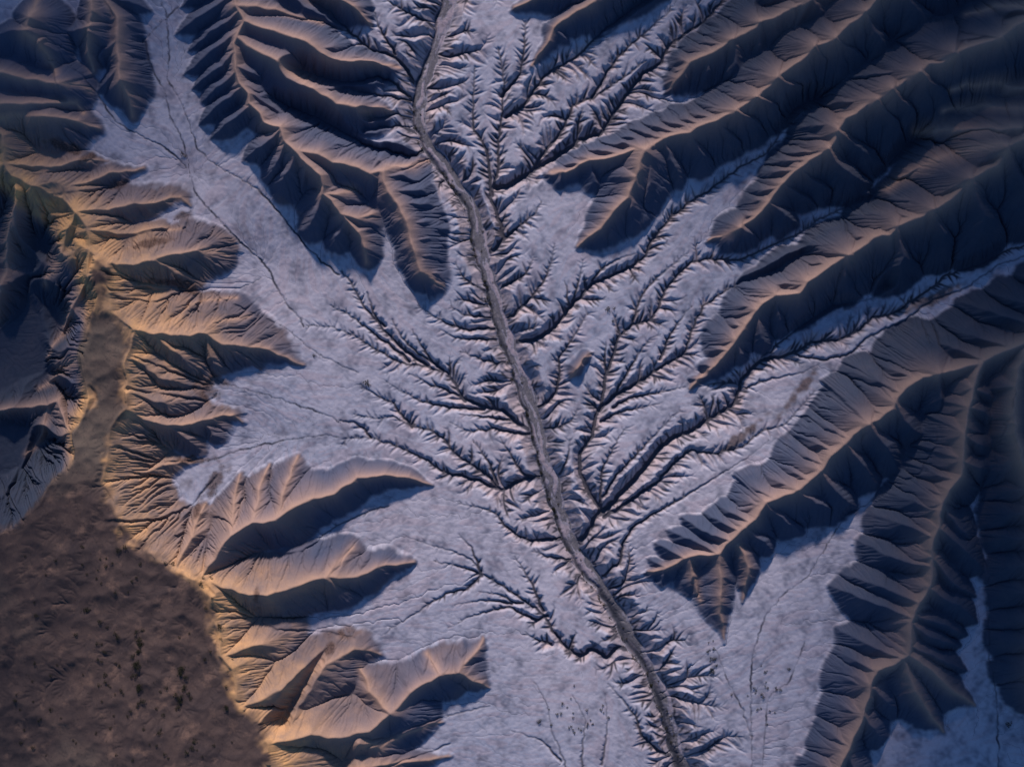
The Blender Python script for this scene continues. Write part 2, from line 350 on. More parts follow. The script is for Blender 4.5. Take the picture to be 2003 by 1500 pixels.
# single buttresses sighted one by one: crest name, root, (bends), toe
SPURS = [
 ('A',(1460,1030),[],(1508,1080),.7),('A',(1499,985),[],(1572,1042),.7),('A',(1430,1060),[],(1482,1112),.7),
 ('A',(1560,960),[],(1634,1002),.7),('A',(1656,868),[(1680,915)],(1700,955),.7),('A',(1607,925),[(1640,965)],(1668,985),.7),('A',(1752,790),[(1764,825)],(1797,862),.7),
 ('A',(1700,830),[(1730,870)],(1742,925),.75),('A',(1840,730),[(1838,790)],(1815,835),.75),('A',(1350,1092),[],(1345,1175),.62),('A',(1300,1115),[],(1290,1152),.62),
 ('B',(1758,441),[(1765,500)],(1705,582),.7),('B',(1828,409),[(1842,460)],(1808,522),.7),('B',(1905,350),[(1912,430)],(1878,522),.7),('B',(1663,497),[],(1630,582),.7),
 ('B',(1579,551),[],(1585,617),.65),('B',(1520,574),[],(1524,662),.65),('B',(1481,610),[],(1494,694),.65),('B',(1436,663),[],(1441,718),.65),('B',(1975,287),[(1990,380)],(1970,470),.7),
 ('C',(1804,140),[(1835,180)],(1850,232),.7),('C',(1646,252),[(1688,305)],(1709,352),.72),('C',(1719,196),[(1738,245)],(1748,292),.72),('C',(1625,290),[(1665,342)],(1694,374),.72),
 ('C',(1569,332),[(1608,366)],(1636,388),.72),('C',(1534,364),[(1572,393)],(1594,416),.72),('C',(1506,396),[(1538,428)],(1558,451),.7),('C',(1450,442),[],(1480,471),.66),
 ('C',(1747,175),[(1785,225)],(1790,262),.75),('C',(1870,98),[(1900,130)],(1895,160),.75),('C',(1960,72),[(1985,110)],(1975,160),.75),
 ('D',(1154,313),[],(1170,390),.65),('D',(1100,338),[],(1096,368),.7),('D',(1298,268),[(1316,320)],(1331,375),.72),('D',(1348,257),[(1375,300)],(1400,324),.72),
 ('D',(1398,238),[(1435,275)],(1455,300),.72),('D',(1443,214),[],(1492,272),.72),('D',(1482,186),[],(1530,230),.72),('D',(1520,147),[],(1583,200),.72),
 ('D',(1594,93),[],(1618,170),.72),('D',(1636,77),[],(1680,152),.72),('D',(1698,21),[(1722,85)],(1725,142),.72),('D',(1760,-30),[(1790,40)],(1795,100),.72),
 ('D',(1275,282),[(1270,360)],(1252,445),.66),('D2',(1240,345),[],(1237,470),.6),('D2',(1190,430),[],(1200,478),.6),
 ('E',(1436,77),[],(1428,180),.66),('E',(1390,101),[],(1375,182),.66),('E',(1348,122),[],(1325,180),.62),('E',(1488,46),[],(1470,148),.7),('E',(1555,17),[],(1548,100),.7),('E',(1590,0),[],(1605,70),.7),
 ('F',(1133,21),[],(1178,62),.6),('F',(1087,56),[],(1120,100),.6),
 ('G',(700,455),[],(722,532),.7),
 ('K',(1840,1030),[(1880,1070)],(1910,1112),.8),('K',(1842,985),[(1865,1010)],(1890,1060),.8),('K',(1821,1090),[(1860,1130)],(1893,1160),.8),('K',(1818,1150),[(1860,1180)],(1898,1213),.8),('K',(1786,1216),[(1830,1245)],(1872,1256),.8),
 ('K',(1784,1260),[(1830,1290)],(1882,1307),.8),('K',(1790,1200),[(1840,1215)],(1880,1235),.8),('K',(1705,1342),[],(1742,1396),.65),('K',(1691,1400),[],(1722,1450),.7),('K',(1660,1470),[],(1690,1530),.7),
 ('K',(1884,900),[],(1908,925),.8),('K',(1890,850),[],(1910,880),.8),('K',(1900,800),[],(1925,830),.8),('K',(1905,760),[],(1935,790),.8),
 ('L3',(175,60),[],(200,112),.8),('L3',(178,50),[],(150,95),.8),('L2',(60,30),[(100,60)],(150,103),.75),('L2',(66,0),[(110,20)],(150,60),.75),('L2',(75,85),[],(130,125),.75),
 ('L2',(52,60),[],(10,110),.75),('L4',(110,163),[],(130,200),.6),('L6',(88,232),[(150,262)],(194,284),.55),('L6',(20,228),[(80,275)],(148,300),.5),
 ('S9',(392,828),[],(437,866),.6),('S9',(325,832),[],(413,890),.55),('S6',(301,510),[],(385,555),.55),('S6',(259,522),[],(330,548),.55),('S8',(402,656),[],(434,738),.62),
 ('S8',(297,654),[(350,690)],(420,735),.5),('S8',(262,700),[(320,740)],(405,760),.5),('S8',(250,760),[(320,780)],(408,785),.45),
]
# edge of the high brown plateau
PLAT = [(172,491),(210,520),(212,558),(217,610),(259,645),(245,712),(245,793),(212,838),(207,908),(196,943),(217,978),(228,1006),(245,1062),(304,1087),(336,1115),(385,1122),(395,1132),(420,1157),(413,1202),(427,1255),(430,1283),(455,1311),(465,1353),(472,1388),(507,1423),(525,1455),(535,1500),(500,1760),(-330,1760),(-330,1040),(-60,1040),(20,1030),(80,985),(105,935),(150,900),(150,850),(172,780),(155,700),(175,640),(192,580),(168,540)]
# water courses from head to mouth: depth at head, depth at mouth, reach of side gullies, points
TRUNK = [(905,-180),(890,-80),(877,0),(860,70),(839,122),(825,175),(821,245),(835,290),(874,332),(909,385),(930,437),(944,507),(954,533),(972,603),(989,663),(1014,733),(1042,803),(1052,838),(1063,890),(1084,960),(1100,1013),(1115,1062),(1154,1125),(1196,1185),(1231,1255),(1273,1311),(1301,1377),(1322,1447),(1336,1500),(1365,1600),(1385,1680)]
CH = [
 (4,20,45,[(975,100),(986,157),(982,227),(975,273),(975,332),(958,385),(979,437),(986,465),(965,490),(944,497)]),
 (10,20,46,[(1600,-180),(1520,-90),(1418,0),(1373,52),(1336,75),(1304,97),(1290,129),(1255,150),(1224,189),(1199,227),(1175,262),(1133,275),(1098,301),(1056,325),(1003,358),(975,371)]),
 (4,16,36,[(1260,128),(1224,154),(1190,176),(1157,196),(1119,210),(1108,240),(1090,270),(1063,300),(1040,334)]),
 (4,15,36,[(1330,-40),(1245,21),(1175,70),(1130,115),(1070,147),(1042,182),(1028,206),(986,231)]),
 (3,13,26,[(1028,50),(1024,115),(1017,150),(995,175),(986,190)]),
 (3,15,34,[(930,135),(926,196),(926,255),(951,290),(958,336),(960,380)]),
 (3,12,30,[(1310,30),(1250,80),(1215,110),(1190,140),(1160,190)]),
 (2,17,34,[(580,-40),(610,10),(650,35),(685,70),(727,105),(765,112),(788,128),(804,150),(813,175)]),
 (2,12,26,[(734,30),(748,70),(778,112)]), (2,14,30,[(740,-20),(755,7),(790,28),(832,45),(858,60)]),
 (3,16,28,[(600,150),(650,165),(695,171),(741,157),(769,164),(797,189),(818,200)]),(2,12,20,[(678,182),(720,191),(772,194),(805,202)]),
 (2,15,30,[(715,262),(760,252),(790,250),(818,262)]),(2,12,22,[(730,240),(780,228),(815,235)]),
 (3,17,26,[(546,205),(595,228),(623,235),(650,252),(685,270),(720,290),(765,297),(807,308),(832,298)]),
 (1.2,2.2,0,[(364,31),(330,62),(297,95),(308,140),(336,192),(346,238),(371,290),(381,340),(392,385),(420,416),(444,441),(469,469),(525,521),(560,589),(602,638)]),
 (2.5,17,40,[(602,638),(650,640),(692,656),(737,684),(790,712),(825,715),(877,729),(905,778),(947,796),(986,803),(1010,827),(1030,836)]),
 (1,3,0,[(300,-60),(340,40),(345,110),(340,168),(367,210),(385,262),(399,304),(430,329),(483,360),(518,381),(546,413),(577,451),(602,483),(640,520),(671,540)]),
 (4,14,22,[(671,533),(692,558),(706,589),(737,628),(758,652),(790,684),(832,712)]),
 (3,12,18,[(650,600),(692,621),(727,649),(765,677),(804,704)]),
 (3,10,14,[(720,575),(734,617),(755,642)]),(3,12,18,[(769,628),(790,666),(818,691),(867,722)]),(2,10,16,[(807,645),(825,677),(846,705)]),
 (2,17,26,[(820,600),(846,617),(877,635),(916,645),(958,642),(980,645)]),(2,14,22,[(860,645),(895,663),(947,663),(985,665)]),
 (2,14,20,[(900,688),(947,705),(1003,712)]),(2,15,24,[(881,600),(909,617),(954,621),(976,618)]),(2,15,26,[(891,516),(909,547),(947,568),(962,566)]),
 (2,12,24,[(800,731),(846,754),(888,768),(908,782)]),(2,13,24,[(758,747),(790,768),(825,785),(874,796),(909,799),(945,797)]),
 (3,11,22,[(709,757),(741,775),(772,789),(790,817),(806,833)]),
 (3,18,28,[(695,810),(744,820),(769,813),(800,831),(842,841),(870,859),(888,887),(923,908),(954,932),(979,960),(1000,950),(1024,938),(1072,932)]),
 (3,14,24,[(676,870),(678,856),(720,855),(762,866),(800,883),(839,901),(863,922),(895,929),(930,938),(975,958)]),(3,9,14,[(667,822),(695,826),(713,838),(726,855)]),
 (2,17,24,[(880,825),(916,845),(965,838),(1014,848),(1052,850)]),(2,13,20,[(900,810),(940,815),(1000,822)]),
 (2,15,22,[(978,855),(1003,897),(1021,925),(1040,935)]),(2,13,20,[(925,860),(958,908),(975,950)]),
 (2,17,14,[(900,985),(951,996),(972,1006),(986,1027),(1007,1045),(1035,1059),(1070,1057),(1110,1056)]),
 (1.5,18,12,[(790,1045),(832,1062),(881,1076),(923,1094),(940,1120),(965,1136),(993,1153),(1021,1174),(1052,1195),(1066,1206),(1080,1234),(1101,1262),(1129,1286),(1143,1286),(1154,1272),(1182,1286),(1192,1293),(1206,1272),(1236,1272)]),
 (2,8,12,[(898,1045),(919,1066),(933,1097),(940,1122)]),(2,8,12,[(849,1097),(888,1104),(930,1118),(942,1124)]),
 (1.5,8,12,[(755,1234),(800,1206),(839,1181),(874,1160),(916,1150),(942,1130)]),
 (1.5,12,14,[(877,1227),(919,1206),(958,1195),(996,1188),(1021,1202),(1052,1216),(1068,1210)]),(1.5,9,12,[(937,1157),(979,1164),(1007,1181),(1024,1180)]),(1.5,8,12,[(890,1182),(947,1174),(985,1178),(1000,1186)]),
 (2,12,18,[(1007,1090),(1028,1122),(1042,1143),(1052,1174),(1064,1200)]),(2,12,18,[(1028,1237),(1052,1255),(1082,1262)]),(2,14,18,[(1042,1080),(1073,1090),(1118,1098)]),
 (1.5,5,6,[(1045,1335),(1070,1377),(1080,1433),(1105,1493),(1120,1600)]),(1.5,5,7,[(1122,1363),(1147,1412),(1140,1465),(1139,1520)]),(1.5,5,5,[(1000,1430),(1060,1450),(1095,1490)]),
 (2,16,24,[(1190,1340),(1217,1370),(1245,1405),(1259,1447),(1297,1482),(1332,1492)]),(1.5,5,6,[(1185,1360),(1190,1420),(1180,1500)]),
 (3,17,34,[(1150,612),(1140,628),(1115,670),(1094,698),(1094,733),(1088,768),(1068,790),(1045,800)]),
 (4,18,24,[(1583,206),(1541,224),(1520,266),(1492,308),(1443,332),(1404,360),(1383,378),(1350,395),(1308,430),(1273,472),(1262,502),(1238,519),(1196,540),(1158,554),(1140,575),(1119,596),(1094,628),(1070,652),(1038,666),(1007,668),(993,678)]),
 (2,8,16,[(1240,498),(1217,505),(1175,526),(1160,552)]),(2,16,34,[(1084,478),(1080,509),(1070,537),(1049,572),(1017,603),(995,625)]),(2,8,14,[(1105,550),(1112,590),(1115,600)]),
 (2,15,28,[(1060,395),(1045,420),(1020,440),(986,465)]),(2,15,24,[(1045,505),(1025,540),(985,560)]),(1.5,9,18,[(1140,510),(1130,560),(1120,592)]),
 (3,20,34,[(1775,280),(1747,304),(1705,357),(1691,395),(1640,412),(1593,434),(1562,458),(1513,479),(1443,511),(1385,508),(1350,514),(1332,530),(1301,565),(1290,596),(1273,625),(1231,638),(1210,659),(1196,705),(1185,733),(1178,785),(1168,810),(1157,855),(1133,890),(1136,925),(1154,967),(1182,1004),(1164,1013),(1161,1027),(1140,1059),(1118,1073)]),
 (2,9,18,[(1345,495),(1315,519),(1276,551),(1252,582),(1241,621),(1232,638)]),
 (2,17,32,[(1562,498),(1513,530),(1450,551),(1408,575),(1373,600),(1348,656),(1340,690),(1325,700),(1294,716),(1262,740),(1230,758),(1199,775),(1176,800)]),
 (2,11,24,[(1290,655),(1266,666),(1245,698),(1224,733),(1205,768)]),(2,10,22,[(1352,600),(1336,617),(1308,656),(1294,700)]),(2,12,20,[(1340,756),(1311,764),(1245,775),(1196,794)]),
 (2,12,20,[(1290,790),(1245,799),(1210,806),(1172,826)]),(2,12,26,[(1185,670),(1182,700),(1186,725)]),
 (4,22,30,[(2200,440),(2080,465),(2003,480),(1943,498),(1898,523),(1828,544),(1821,558),(1768,593),(1740,614),(1695,624),(1674,645),(1635,666),(1583,670),(1541,694),(1485,705),(1450,740),(1436,789),(1397,813),(1348,845),(1315,855),(1287,880),(1262,915),(1224,957),(1189,995),(1170,1008)]),
 (3,6,10,[(2003,500),(1933,523),(1863,572),(1810,589),(1758,628),(1684,663),(1653,694),(1600,705),(1544,694)]),
 (2,6,14,[(1720,560),(1690,590),(1620,600),(1560,640),(1510,680),(1490,702)]),(1,5,12,[(1640,690),(1560,730),(1490,745),(1452,760)]),
 (2,18,30,[(1590,760),(1569,785),(1530,831),(1488,841),(1450,873),(1394,887),(1350,880),(1322,901),(1290,939),(1245,971),(1210,997),(1180,1010)]),
 (2,14,26,[(1225,835),(1213,852),(1196,883),(1178,918),(1175,960),(1176,1000)]),(2,12,24,[(1330,800),(1300,830),(1262,870),(1230,905),(1205,930),(1180,975)]),
 (2,16,20,[(1130,800),(1120,822),(1092,836),(1055,842)]),(2,15,20,[(1115,860),(1110,900),(1095,930),(1078,940)]),
 (1,12,10,[(1500,860),(1457,895),(1376,946),(1332,975),(1280,1003),(1238,1031),(1217,1066),(1217,1097),(1192,1118),(1178,1143)]),
 (1,3,0,[(1716,943),(1688,982),(1646,1003),(1611,1062),(1576,1122),(1520,1167),(1492,1206),(1471,1272),(1467,1325),(1471,1500),(1480,1680)]),
 (1,3,0,[(1401,1272),(1422,1328),(1453,1388),(1468,1440)]),(1,2,0,[(1570,1250),(1540,1330),(1500,1360),(1490,1500),(1495,1680)]),
 (1,2.5,0,[(1933,760),(1908,880),(1915,930),(1890,975),(1873,1010),(1898,1073),(1912,1115),(1908,1140),(1912,1192),(1918,1280),(1936,1360),(1940,1465),(1935,1680)]),
 (1,2,0,[(1800,825),(1800,865),(1770,925),(1716,943)]),(1,2,0,[(154,105),(150,135),(190,170),(215,205),(240,245),(262,262),(340,300),(371,330)]),(1,2,0,[(100,145),(150,143)]),
 (1,2,6,[(385,555),(400,560),(450,590),(560,640),(620,690),(700,730)]),(1,2,0,[(430,745),(520,770),(640,810),(667,824)]),(1,1.6,0,[(415,900),(470,880),(560,860),(640,850),(667,850)]),
 (3,3,8,[(536,1065),(556,1080),(609,1069),(647,1034),(700,1008),(760,985)]),(3,3,10,[(483,1185),(553,1218),(608,1226),(640,1227),(700,1240)]),(2,2,8,[(650,1250),(600,1330),(560,1390)]),
 (3,2,8,[(713,1454),(800,1416),(867,1400),(960,1380)]),(3,3,8,[(700,1500),(760,1490),(860,1462),(880,1455)]),
 (4,3,12,[(290,700),(350,725),(410,752),(432,750)]),(4,3,12,[(270,760),(340,770),(420,785),(430,770)]),(4,3,12,[(260,870),(330,900),(405,898)]),(4,3,10,[(240,1010),(330,1010),(385,985),(430,930)]),
 (4,3,10,[(235,540),(300,560),(380,570),(395,560)]),(3,3,10,[(260,590),(330,595),(370,575)]),(3,2,8,[(100,355),(160,345),(200,325)]),(3,2,8,[(130,395),(200,385),(270,368)]),
]
#DATAEND

# ---- plateau block
def inside(poly, x, y):
    c = np.zeros(x.shape, bool)
    n = len(poly)
    for i in range(n):
        x1, y1 = poly[i]; x2, y2 = poly[(i+1) % n]
        if y1 == y2: continue
        k = ((y1 > y) != (y2 > y)) & (x < (x2-x1)*(y-y1)/(y2-y1)+x1)
        c ^= k
    return c
PH = 104.0
plat = [ground_pt(x, y, PH) for x, y in PLAT]
pl_in = inside(plat, WX+noise(45,61)*9+noise(18,62)*5, WY+noise(45,63)*9+noise(18,64)*5)
PLATM = pl_in.copy()
for i in range(len(plat)):
    a = plat[i]; b = plat[(i+1) % len(plat)]
    if max(a[0], b[0]) < -300 or min(a[1], b[1]) > 1700: continue
    ws = i > 28
    stamp_crest([(a[0], a[1], PH), (b[0], b[1], PH)], 1.0 if ws else .55, 1.0 if ws else .55)
pt = PH + noise(130, 11)*7 + noise(50, 12)*2.5 + noise(300, 13)*8 + 6*sstep(200, -200, WX)
H = np.where(pl_in, np.maximum(pt, PH-14), H)
pe = blur(pl_in, 9.0)

# ---- crests and buttresses
LIFT = {}
for k, (pts, hs, ml, mr) in CREST.items():
    P = lift(pts, hs); LIFT[k] = P
    stamp_crest(wiggle(P), ml, mr, True)
for name, d, m, toes in TOES:
    P = LIFT[name]
    for t in toes:
        r = hit(P, t, d)
        if np.hypot(r[0]-t[0], r[1]-t[1]) < 8: continue
        spur(r, [], t, m, 0)
for name, root, mid, toe, m in SPURS:
    P = LIFT[name]
    i = int(np.argmin([np.hypot(c[0]-root[0], c[1]-root[1]) for c in P]))
    z = P[i][2]; x, y = ground_pt(root[0], root[1], z)
    mm = [ground_pt(a, b, at(BASE, a, b)+25) for a, b in mid]
    spur((x, y, z), mm, toe, m)

REL0 = H - BASE                      # how far the hills stand above the plain

# ---- water courses
def path(pts, step=5.0, amp=1.6, seed=0):
    """a polyline with a lively wander in it"""
    r = np.random.RandomState(seed)
    P = np.array(pts, float)
    s = np.r_[0, np.cumsum(np.hypot(*np.diff(P, axis=0).T))]
    n = max(int(s[-1]/step), 2)
    q = np.linspace(0, s[-1], n+1)
    x = np.interp(q, s, P[:,0]); y = np.interp(q, s, P[:,1])
    for k in range(2):
        x[1:-1] = (x[:-2]+2*x[1:-1]+x[2:])/4; y[1:-1] = (y[:-2]+2*y[1:-1]+y[2:])/4
    ox = np.cumsum(r.normal(0, .6, n+1)); oy = np.cumsum(r.normal(0, .6, n+1))
    k = np.ones(9)/9
    ox -= np.convolve(ox, k, 'same'); oy -= np.convolve(oy, k, 'same')
    x += np.clip(ox, -2, 2)*amp; y += np.clip(oy, -2, 2)*amp
    return x, y, q/s[-1]

OC = np.zeros((NY, NX), np.int32)     # which water course holds a cell
def mark(x, y, idn, r):
    w = window(x-r, x+r, y-r, y+r)
    if w is None: return
    o = OC[w]; o[o == 0] = idn
def owner(x, y):
    i = int((y-Y0)/CELL+.5); j = int((x-X0)/CELL+.5)
    if 0 <= i < NY and 0 <= j < NX: return OC[i, j]
    return -1

SEG = []                              # (x1,y1,z1,x2,y2,z2,bed,slope)
def add_line(x, y, z, bed, m):
    for i in range(len(x)-1):
        SEG.append((x[i], y[i], z[i], x[i+1], y[i+1], z[i+1], bed if np.isscalar(bed) else bed[i], m))

LINES = []
tx, ty, tq = path(TRUNK, 6, 1.2, 3)
tdepth = 21.0
tz = np.array([at(BASE, a, b) for a, b in zip(tx, ty)]) - tdepth
tz = np.minimum.accumulate(np.convolve(np.pad(tz, 8, mode='edge'), np.ones(17)/17, 'valid'))
bedw = np.interp(tq, [0, .3, .62, .7, 1], [14, 15, 17, 15, 17])*.88*(1+.22*np.sin(np.arange(len(tx))*.31)*np.sin(np.arange(len(tx))*.083+1)+.1*np.sin(np.arange(len(tx))*.9))
for a, b, w_ in zip(tx, ty, bedw): mark(a, b, 1, w_+4)
LINES.append((1, tx, ty, tz, np.full(len(tx), tdepth), 95, 0))
gid = 1
for k, (d0, d1, reach, pts) in enumerate(CH):
    gid += 1
    x, y, q = path(pts, 4.0, 1.7 if reach else 2.0, 50+k)
    dep = d0*.8 + (d1-d0*.8)*q**1.5
    bs = np.array([at(BASE, a, b) for a, b in zip(x, y)])
    if reach <= 12 and np.mean([at(REL0, a, b) > 6 for a, b in zip(x, y)]) > .3:
        bs = np.array([at(H, a, b) for a, b in zip(x, y)])
    z = np.convolve(np.pad(bs, 4, mode='edge'), np.ones(9)/9, 'valid') - dep
    if reach: z = np.minimum.accumulate(z)
    for a, b in zip(x, y): mark(a, b, gid, 3.0)
    LINES.append((gid, x, y, z, dep, reach, 0))

def branch_all(lines, spacing, frac, level, minrel, seed):
    """side gullies: leave their parent pointing upstream, wander, stop at hills or at other courses"""
    global gid
    r = np.random.RandomState(seed); out = []
    for (pid, x, y, z, dep, reach, lv) in lines:
        if reach <= 4: continue
        for side in (-1, 1):
            s = 0.0; nxt = r.uniform(0, spacing)
            for i in range(1, len(x)-1):
                s += np.hypot(x[i]-x[i-1], y[i]-y[i-1])
                if s < nxt: continue
                nxt = s + spacing*(.35 + r.exponential(.8))
                dx, dy = x[i-1]-x[i+1], y[i-1]-y[i+1]; l = np.hypot(dx, dy)+1e-6; dx /= l; dy /= l
                if pid == 1: ang = r.uniform(58, 82)
                else: ang = r.uniform(26, 68)
                a = np.radians(ang)*side
                vx, vy = dx*np.cos(a)-dy*np.sin(a), dx*np.sin(a)+dy*np.cos(a)
                L = reach*(.25 + 1.0*r.rand()**1.15)
                if pid != 1: L *= min(max(dep[i]/10, .3), 1.15)
                if r.rand() < .12: L *= 1.5
                gid += 1
                px_, py_ = x[i], y[i]; P = [(px_, py_)]; st = 3.0; turn = r.normal(0, .012) - side*.018*(pid == 1)
                run = 0; w0 = 34 if pid == 1 else 6
                while run < L:
                    turn += r.normal(0, .05); turn *= .8
                    c, s_ = np.cos(turn), np.sin(turn); vx, vy = vx*c-vy*s_, vx*s_+vy*c
                    px_ += vx*st; py_ += vy*st; run += st
                    o = owner(px_+vx*3.0, py_+vy*3.0)
                    if run > w0 and o != 0 and o != gid: break
                    if o != 0 and o != pid and o != gid and run > (20 if pid == 1 else 4): break
                    if at(REL0, px_, py_) > 4: break
                    P.append((px_, py_))
                if len(P) < 4 or run < w0*.9: continue
                n = len(P); q = np.linspace(0, 1, n)
                X = np.array([p[0] for p in P]); Y = np.array([p[1] for p in P])
                d0 = dep[i]*(1.05 if level == 1 else .95); Lr = run
                d_end = .8
                dd = d0*(1-q)**1.15 + d_end
                # a gully never falls faster than its side can stand
                Z = np.array([at(BASE, a_, b_) for a_, b_ in P]) - dd
                Z[0] = max(z[i], Z[0]) if level == 1 else Z[0]
                Z = np.maximum.accumulate(np.maximum(Z, z[i]))
                for a_, b_ in P[2:]: mark(a_, b_, gid, 2.2 if level == 1 else 1.4)
                out.append((gid, X[::-1], Y[::-1], Z[::-1], dd[::-1], Lr*frac, level))
    return out
L1 = branch_all([LINES[0]], 7.5, .45, 1, 0, 5)
LINES = [l[:5] + (l[5]*1.5,) + l[6:] for l in LINES]
L1 += branch_all(LINES[1:], 6.0, .46, 1, 0, 6)
L1 += branch_all([LINES[0]], 6, .4, 1, 0, 15) + branch_all([l for l in LINES[1:] if l[5] > 24], 8, .4, 1, 0, 16) + branch_all([LINES[0]], 6, .4, 1, 0, 25)
L2 = branch_all([l for l in L1 if l[5] > 5], 5.0, .4, 2, 0, 8)
L2 += branch_all([l for l in L2 if l[5] > 5], 5.0, .4, 2, 0, 18)
for (i_, x, y, z, dep, reach, lv) in LINES + L1 + L2:
    if i_ == 1: continue
    m = {0: 1.25, 1: .85, 2: .7}[lv]
    bed = np.clip((dep-8)*.22, 0, 2.6) if lv == 0 else 0.0
    if lv == 0 and reach == 0: bed = np.full(len(x), -.01)
    if lv >= 2 and len(x) > 5:
        k_ = np.unique(np.r_[np.arange(0, len(x), 2), len(x)-1]); x, y, z = x[k_], y[k_], z[k_]
    add_line(x, y, z, bed if lv == 0 else 0.0, m)

BED = np.full((NY, NX), 99.0, np.float32)
BS = np.zeros((NY, NX), np.float32); BD = BS.copy(); BQ = BS.copy()     # place along and across the river bed
THR = np.zeros((NY, NX), np.float32)       # how close to the thread of a gully
def carve():
    global H
    H1 = H
    brk = np.clip(.75 + noise(14, 51)*.6 + noise(5, 52)*.3, .45, 1.25)
    for i in range(len(tx)-1):
        R = 48
        w = window(min(tx[i],tx[i+1])-R, max(tx[i],tx[i+1])+R, min(ty[i],ty[i+1])-R, max(ty[i],ty[i+1])+R)
        t, d, sd = seg_field(w, tx[i], ty[i], tx[i+1], ty[i+1])
        bw = bedw[i]
        z = tz[i] + (tz[i+1]-tz[i])*t + 1.0*np.maximum(d-bw, 0)
        nr = d < BED[w] + bw
        BS[w] = np.where(nr, (i+t)*6.0, BS[w]); BD[w] = np.where(nr, np.sign(sd)*d/bw, BD[w]); BQ[w] = np.where(nr, tq[i], BQ[w])
        H1[w] = np.minimum(H1[w], z)
        BED[w] = np.minimum(BED[w], d-bw)
    for (ax, ay, az, bx, by, bz, bed, m) in SEG:
        dep = max(at(BASE, ax, ay)-az, at(BASE, bx, by)-bz, 1.0)
        hd = max(at(REL0, ax, ay), 0); hd = hd if hd > 6 else 0; thd = dep; dep = dep + hd + 5
        R = min(dep/m + bed + 3, 34)
        w = window(min(ax,bx)-R, max(ax,bx)+R, min(ay,by)-R, max(ay,by)+R)
        if w is None: continue
        x = GX[w]-ax; y = GY[w]-ay; dx = bx-ax; dy = by-ay; L2_ = dx*dx+dy*dy+1e-6
        t = np.clip((x*dx+y*dy)/L2_, 0, 1); ex = x-t*dx; ey = y-t*dy
        d = np.maximum(np.sqrt(ex*ex+ey*ey)-bed, 0)
        z = az+(bz-az)*t + m*d + .01*d*d
        THR[w] = np.maximum(THR[w], np.exp(-(d/2.0)**2)*min(thd/8+.15+(bed<0)*.45, 1)*(brk[w] if (m < 1.1 or bed < 0) else 1.25))
        H1[w] = np.minimum(H1[w], z)
carve()

# ---- rain: water finds its way down, cuts, and the slopes creep
def flow(h, rnd, K, cell):
    ny, nx = h.shape; N = ny*nx
    idx = np.arange(N, dtype=np.int32).reshape(ny, nx)
    best = np.zeros((ny, nx), np.float32); rec = idx.copy(); dist = np.full((ny, nx), cell, np.float32)
    for dy in (-1, 0, 1):
        for dx in (-1, 0, 1):
            if dx == 0 and dy == 0: continue
            L = cell*(1.41421 if dx and dy else 1.0)
            a = (slice(max(dy,0), ny+min(dy,0)), slice(max(dx,0), nx+min(dx,0)))      # neighbour
            b = (slice(max(-dy,0), ny+min(-dy,0)), slice(max(-dx,0), nx+min(-dx,0)))  # here
            s = (h[b]-h[a])/L * rnd.uniform(.75, 1.0, h[b].shape).astype(np.float32)
            k = s > best[b]
            bb = best[b]; bb[k] = s[k]
            rr = rec[b]; rr[k] = idx[a][k]
            dd = dist[b]; dd[k] = L
    rec[0,:] = idx[0,:]; rec[-1,:] = idx[-1,:]; rec[:,0] = idx[:,0]; rec[:,-1] = idx[:,-1]
    r = rec.ravel().copy(); root = r == np.arange(N)
    return r, root, dist.ravel()

def accumulate(r, root, N, steps=11):
    # sum over all uphill cells by pointer doubling on the forest cut at its roots
    A = np.ones(N)
    R = np.where(root, N, r)          # N = off the map
    for _ in range(steps):
        ok = R < N
        add = np.bincount(R[ok], weights=A[ok], minlength=N+1)[:N]
        A = A + add
        Rx = np.append(R, N); R = Rx[R]
    return A

def erode(h, iters, K, D, cell, seed, expo=.5):
    rnd = np.random.RandomState(seed); ny, nx = h.shape; N = ny*nx
    for it in range(iters):
        r, root, dist = flow(h, rnd, K, cell)
        A = accumulate(r, root, N)
        c = (K.ravel()*(A*cell*cell)**expo/dist).astype(np.float64)
        c[root] = 0
        a = h.ravel()/(1+c); b = c/(1+c); R = r.copy()
        for _ in range(11):
            a = a + b*a[R]; b = b*b[R]; R = R[R]
        # b of a root is 0, so whatever is left of b multiplies the outlet
        hn = (a + b*h.ravel()[R]*0).reshape(ny, nx).astype(np.float32)
        # roots keep their level; a pit one cell wide is filled
        p = np.pad(hn, 1, mode='edge')
        mn = np.minimum.reduce([p[:-2,1:-1], p[2:,1:-1], p[1:-1,:-2], p[1:-1,2:], p[:-2,:-2], p[:-2,2:], p[2:,:-2], p[2:,2:]])
        hn = np.where(hn < mn, mn + .01, hn)
        lap = (p[:-2,1:-1]+p[2:,1:-1]+p[1:-1,:-2]+p[1:-1,2:]-4*hn)
        h = hn + D*lap
    return h, A.reshape(ny, nx)

def lookup(seed, u, v):
    r = np.random.RandomState(seed); T = r.uniform(-1, 1, (256, 256)).astype(np.float32)
    a = np.floor(u).astype(int); b = np.floor(v).astype(int); fu = u-a; fv = v-b
    fu = fu*fu*(3-2*fu); fv = fv*fv*(3-2*fv)
    g = lambda p, q: T[p % 256, q % 256]
    return g(a,b)*(1-fu)*(1-fv)+g(a+1,b)*fu*(1-fv)+g(a,b+1)*(1-fu)*fv+g(a+1,b+1)*fu*fv
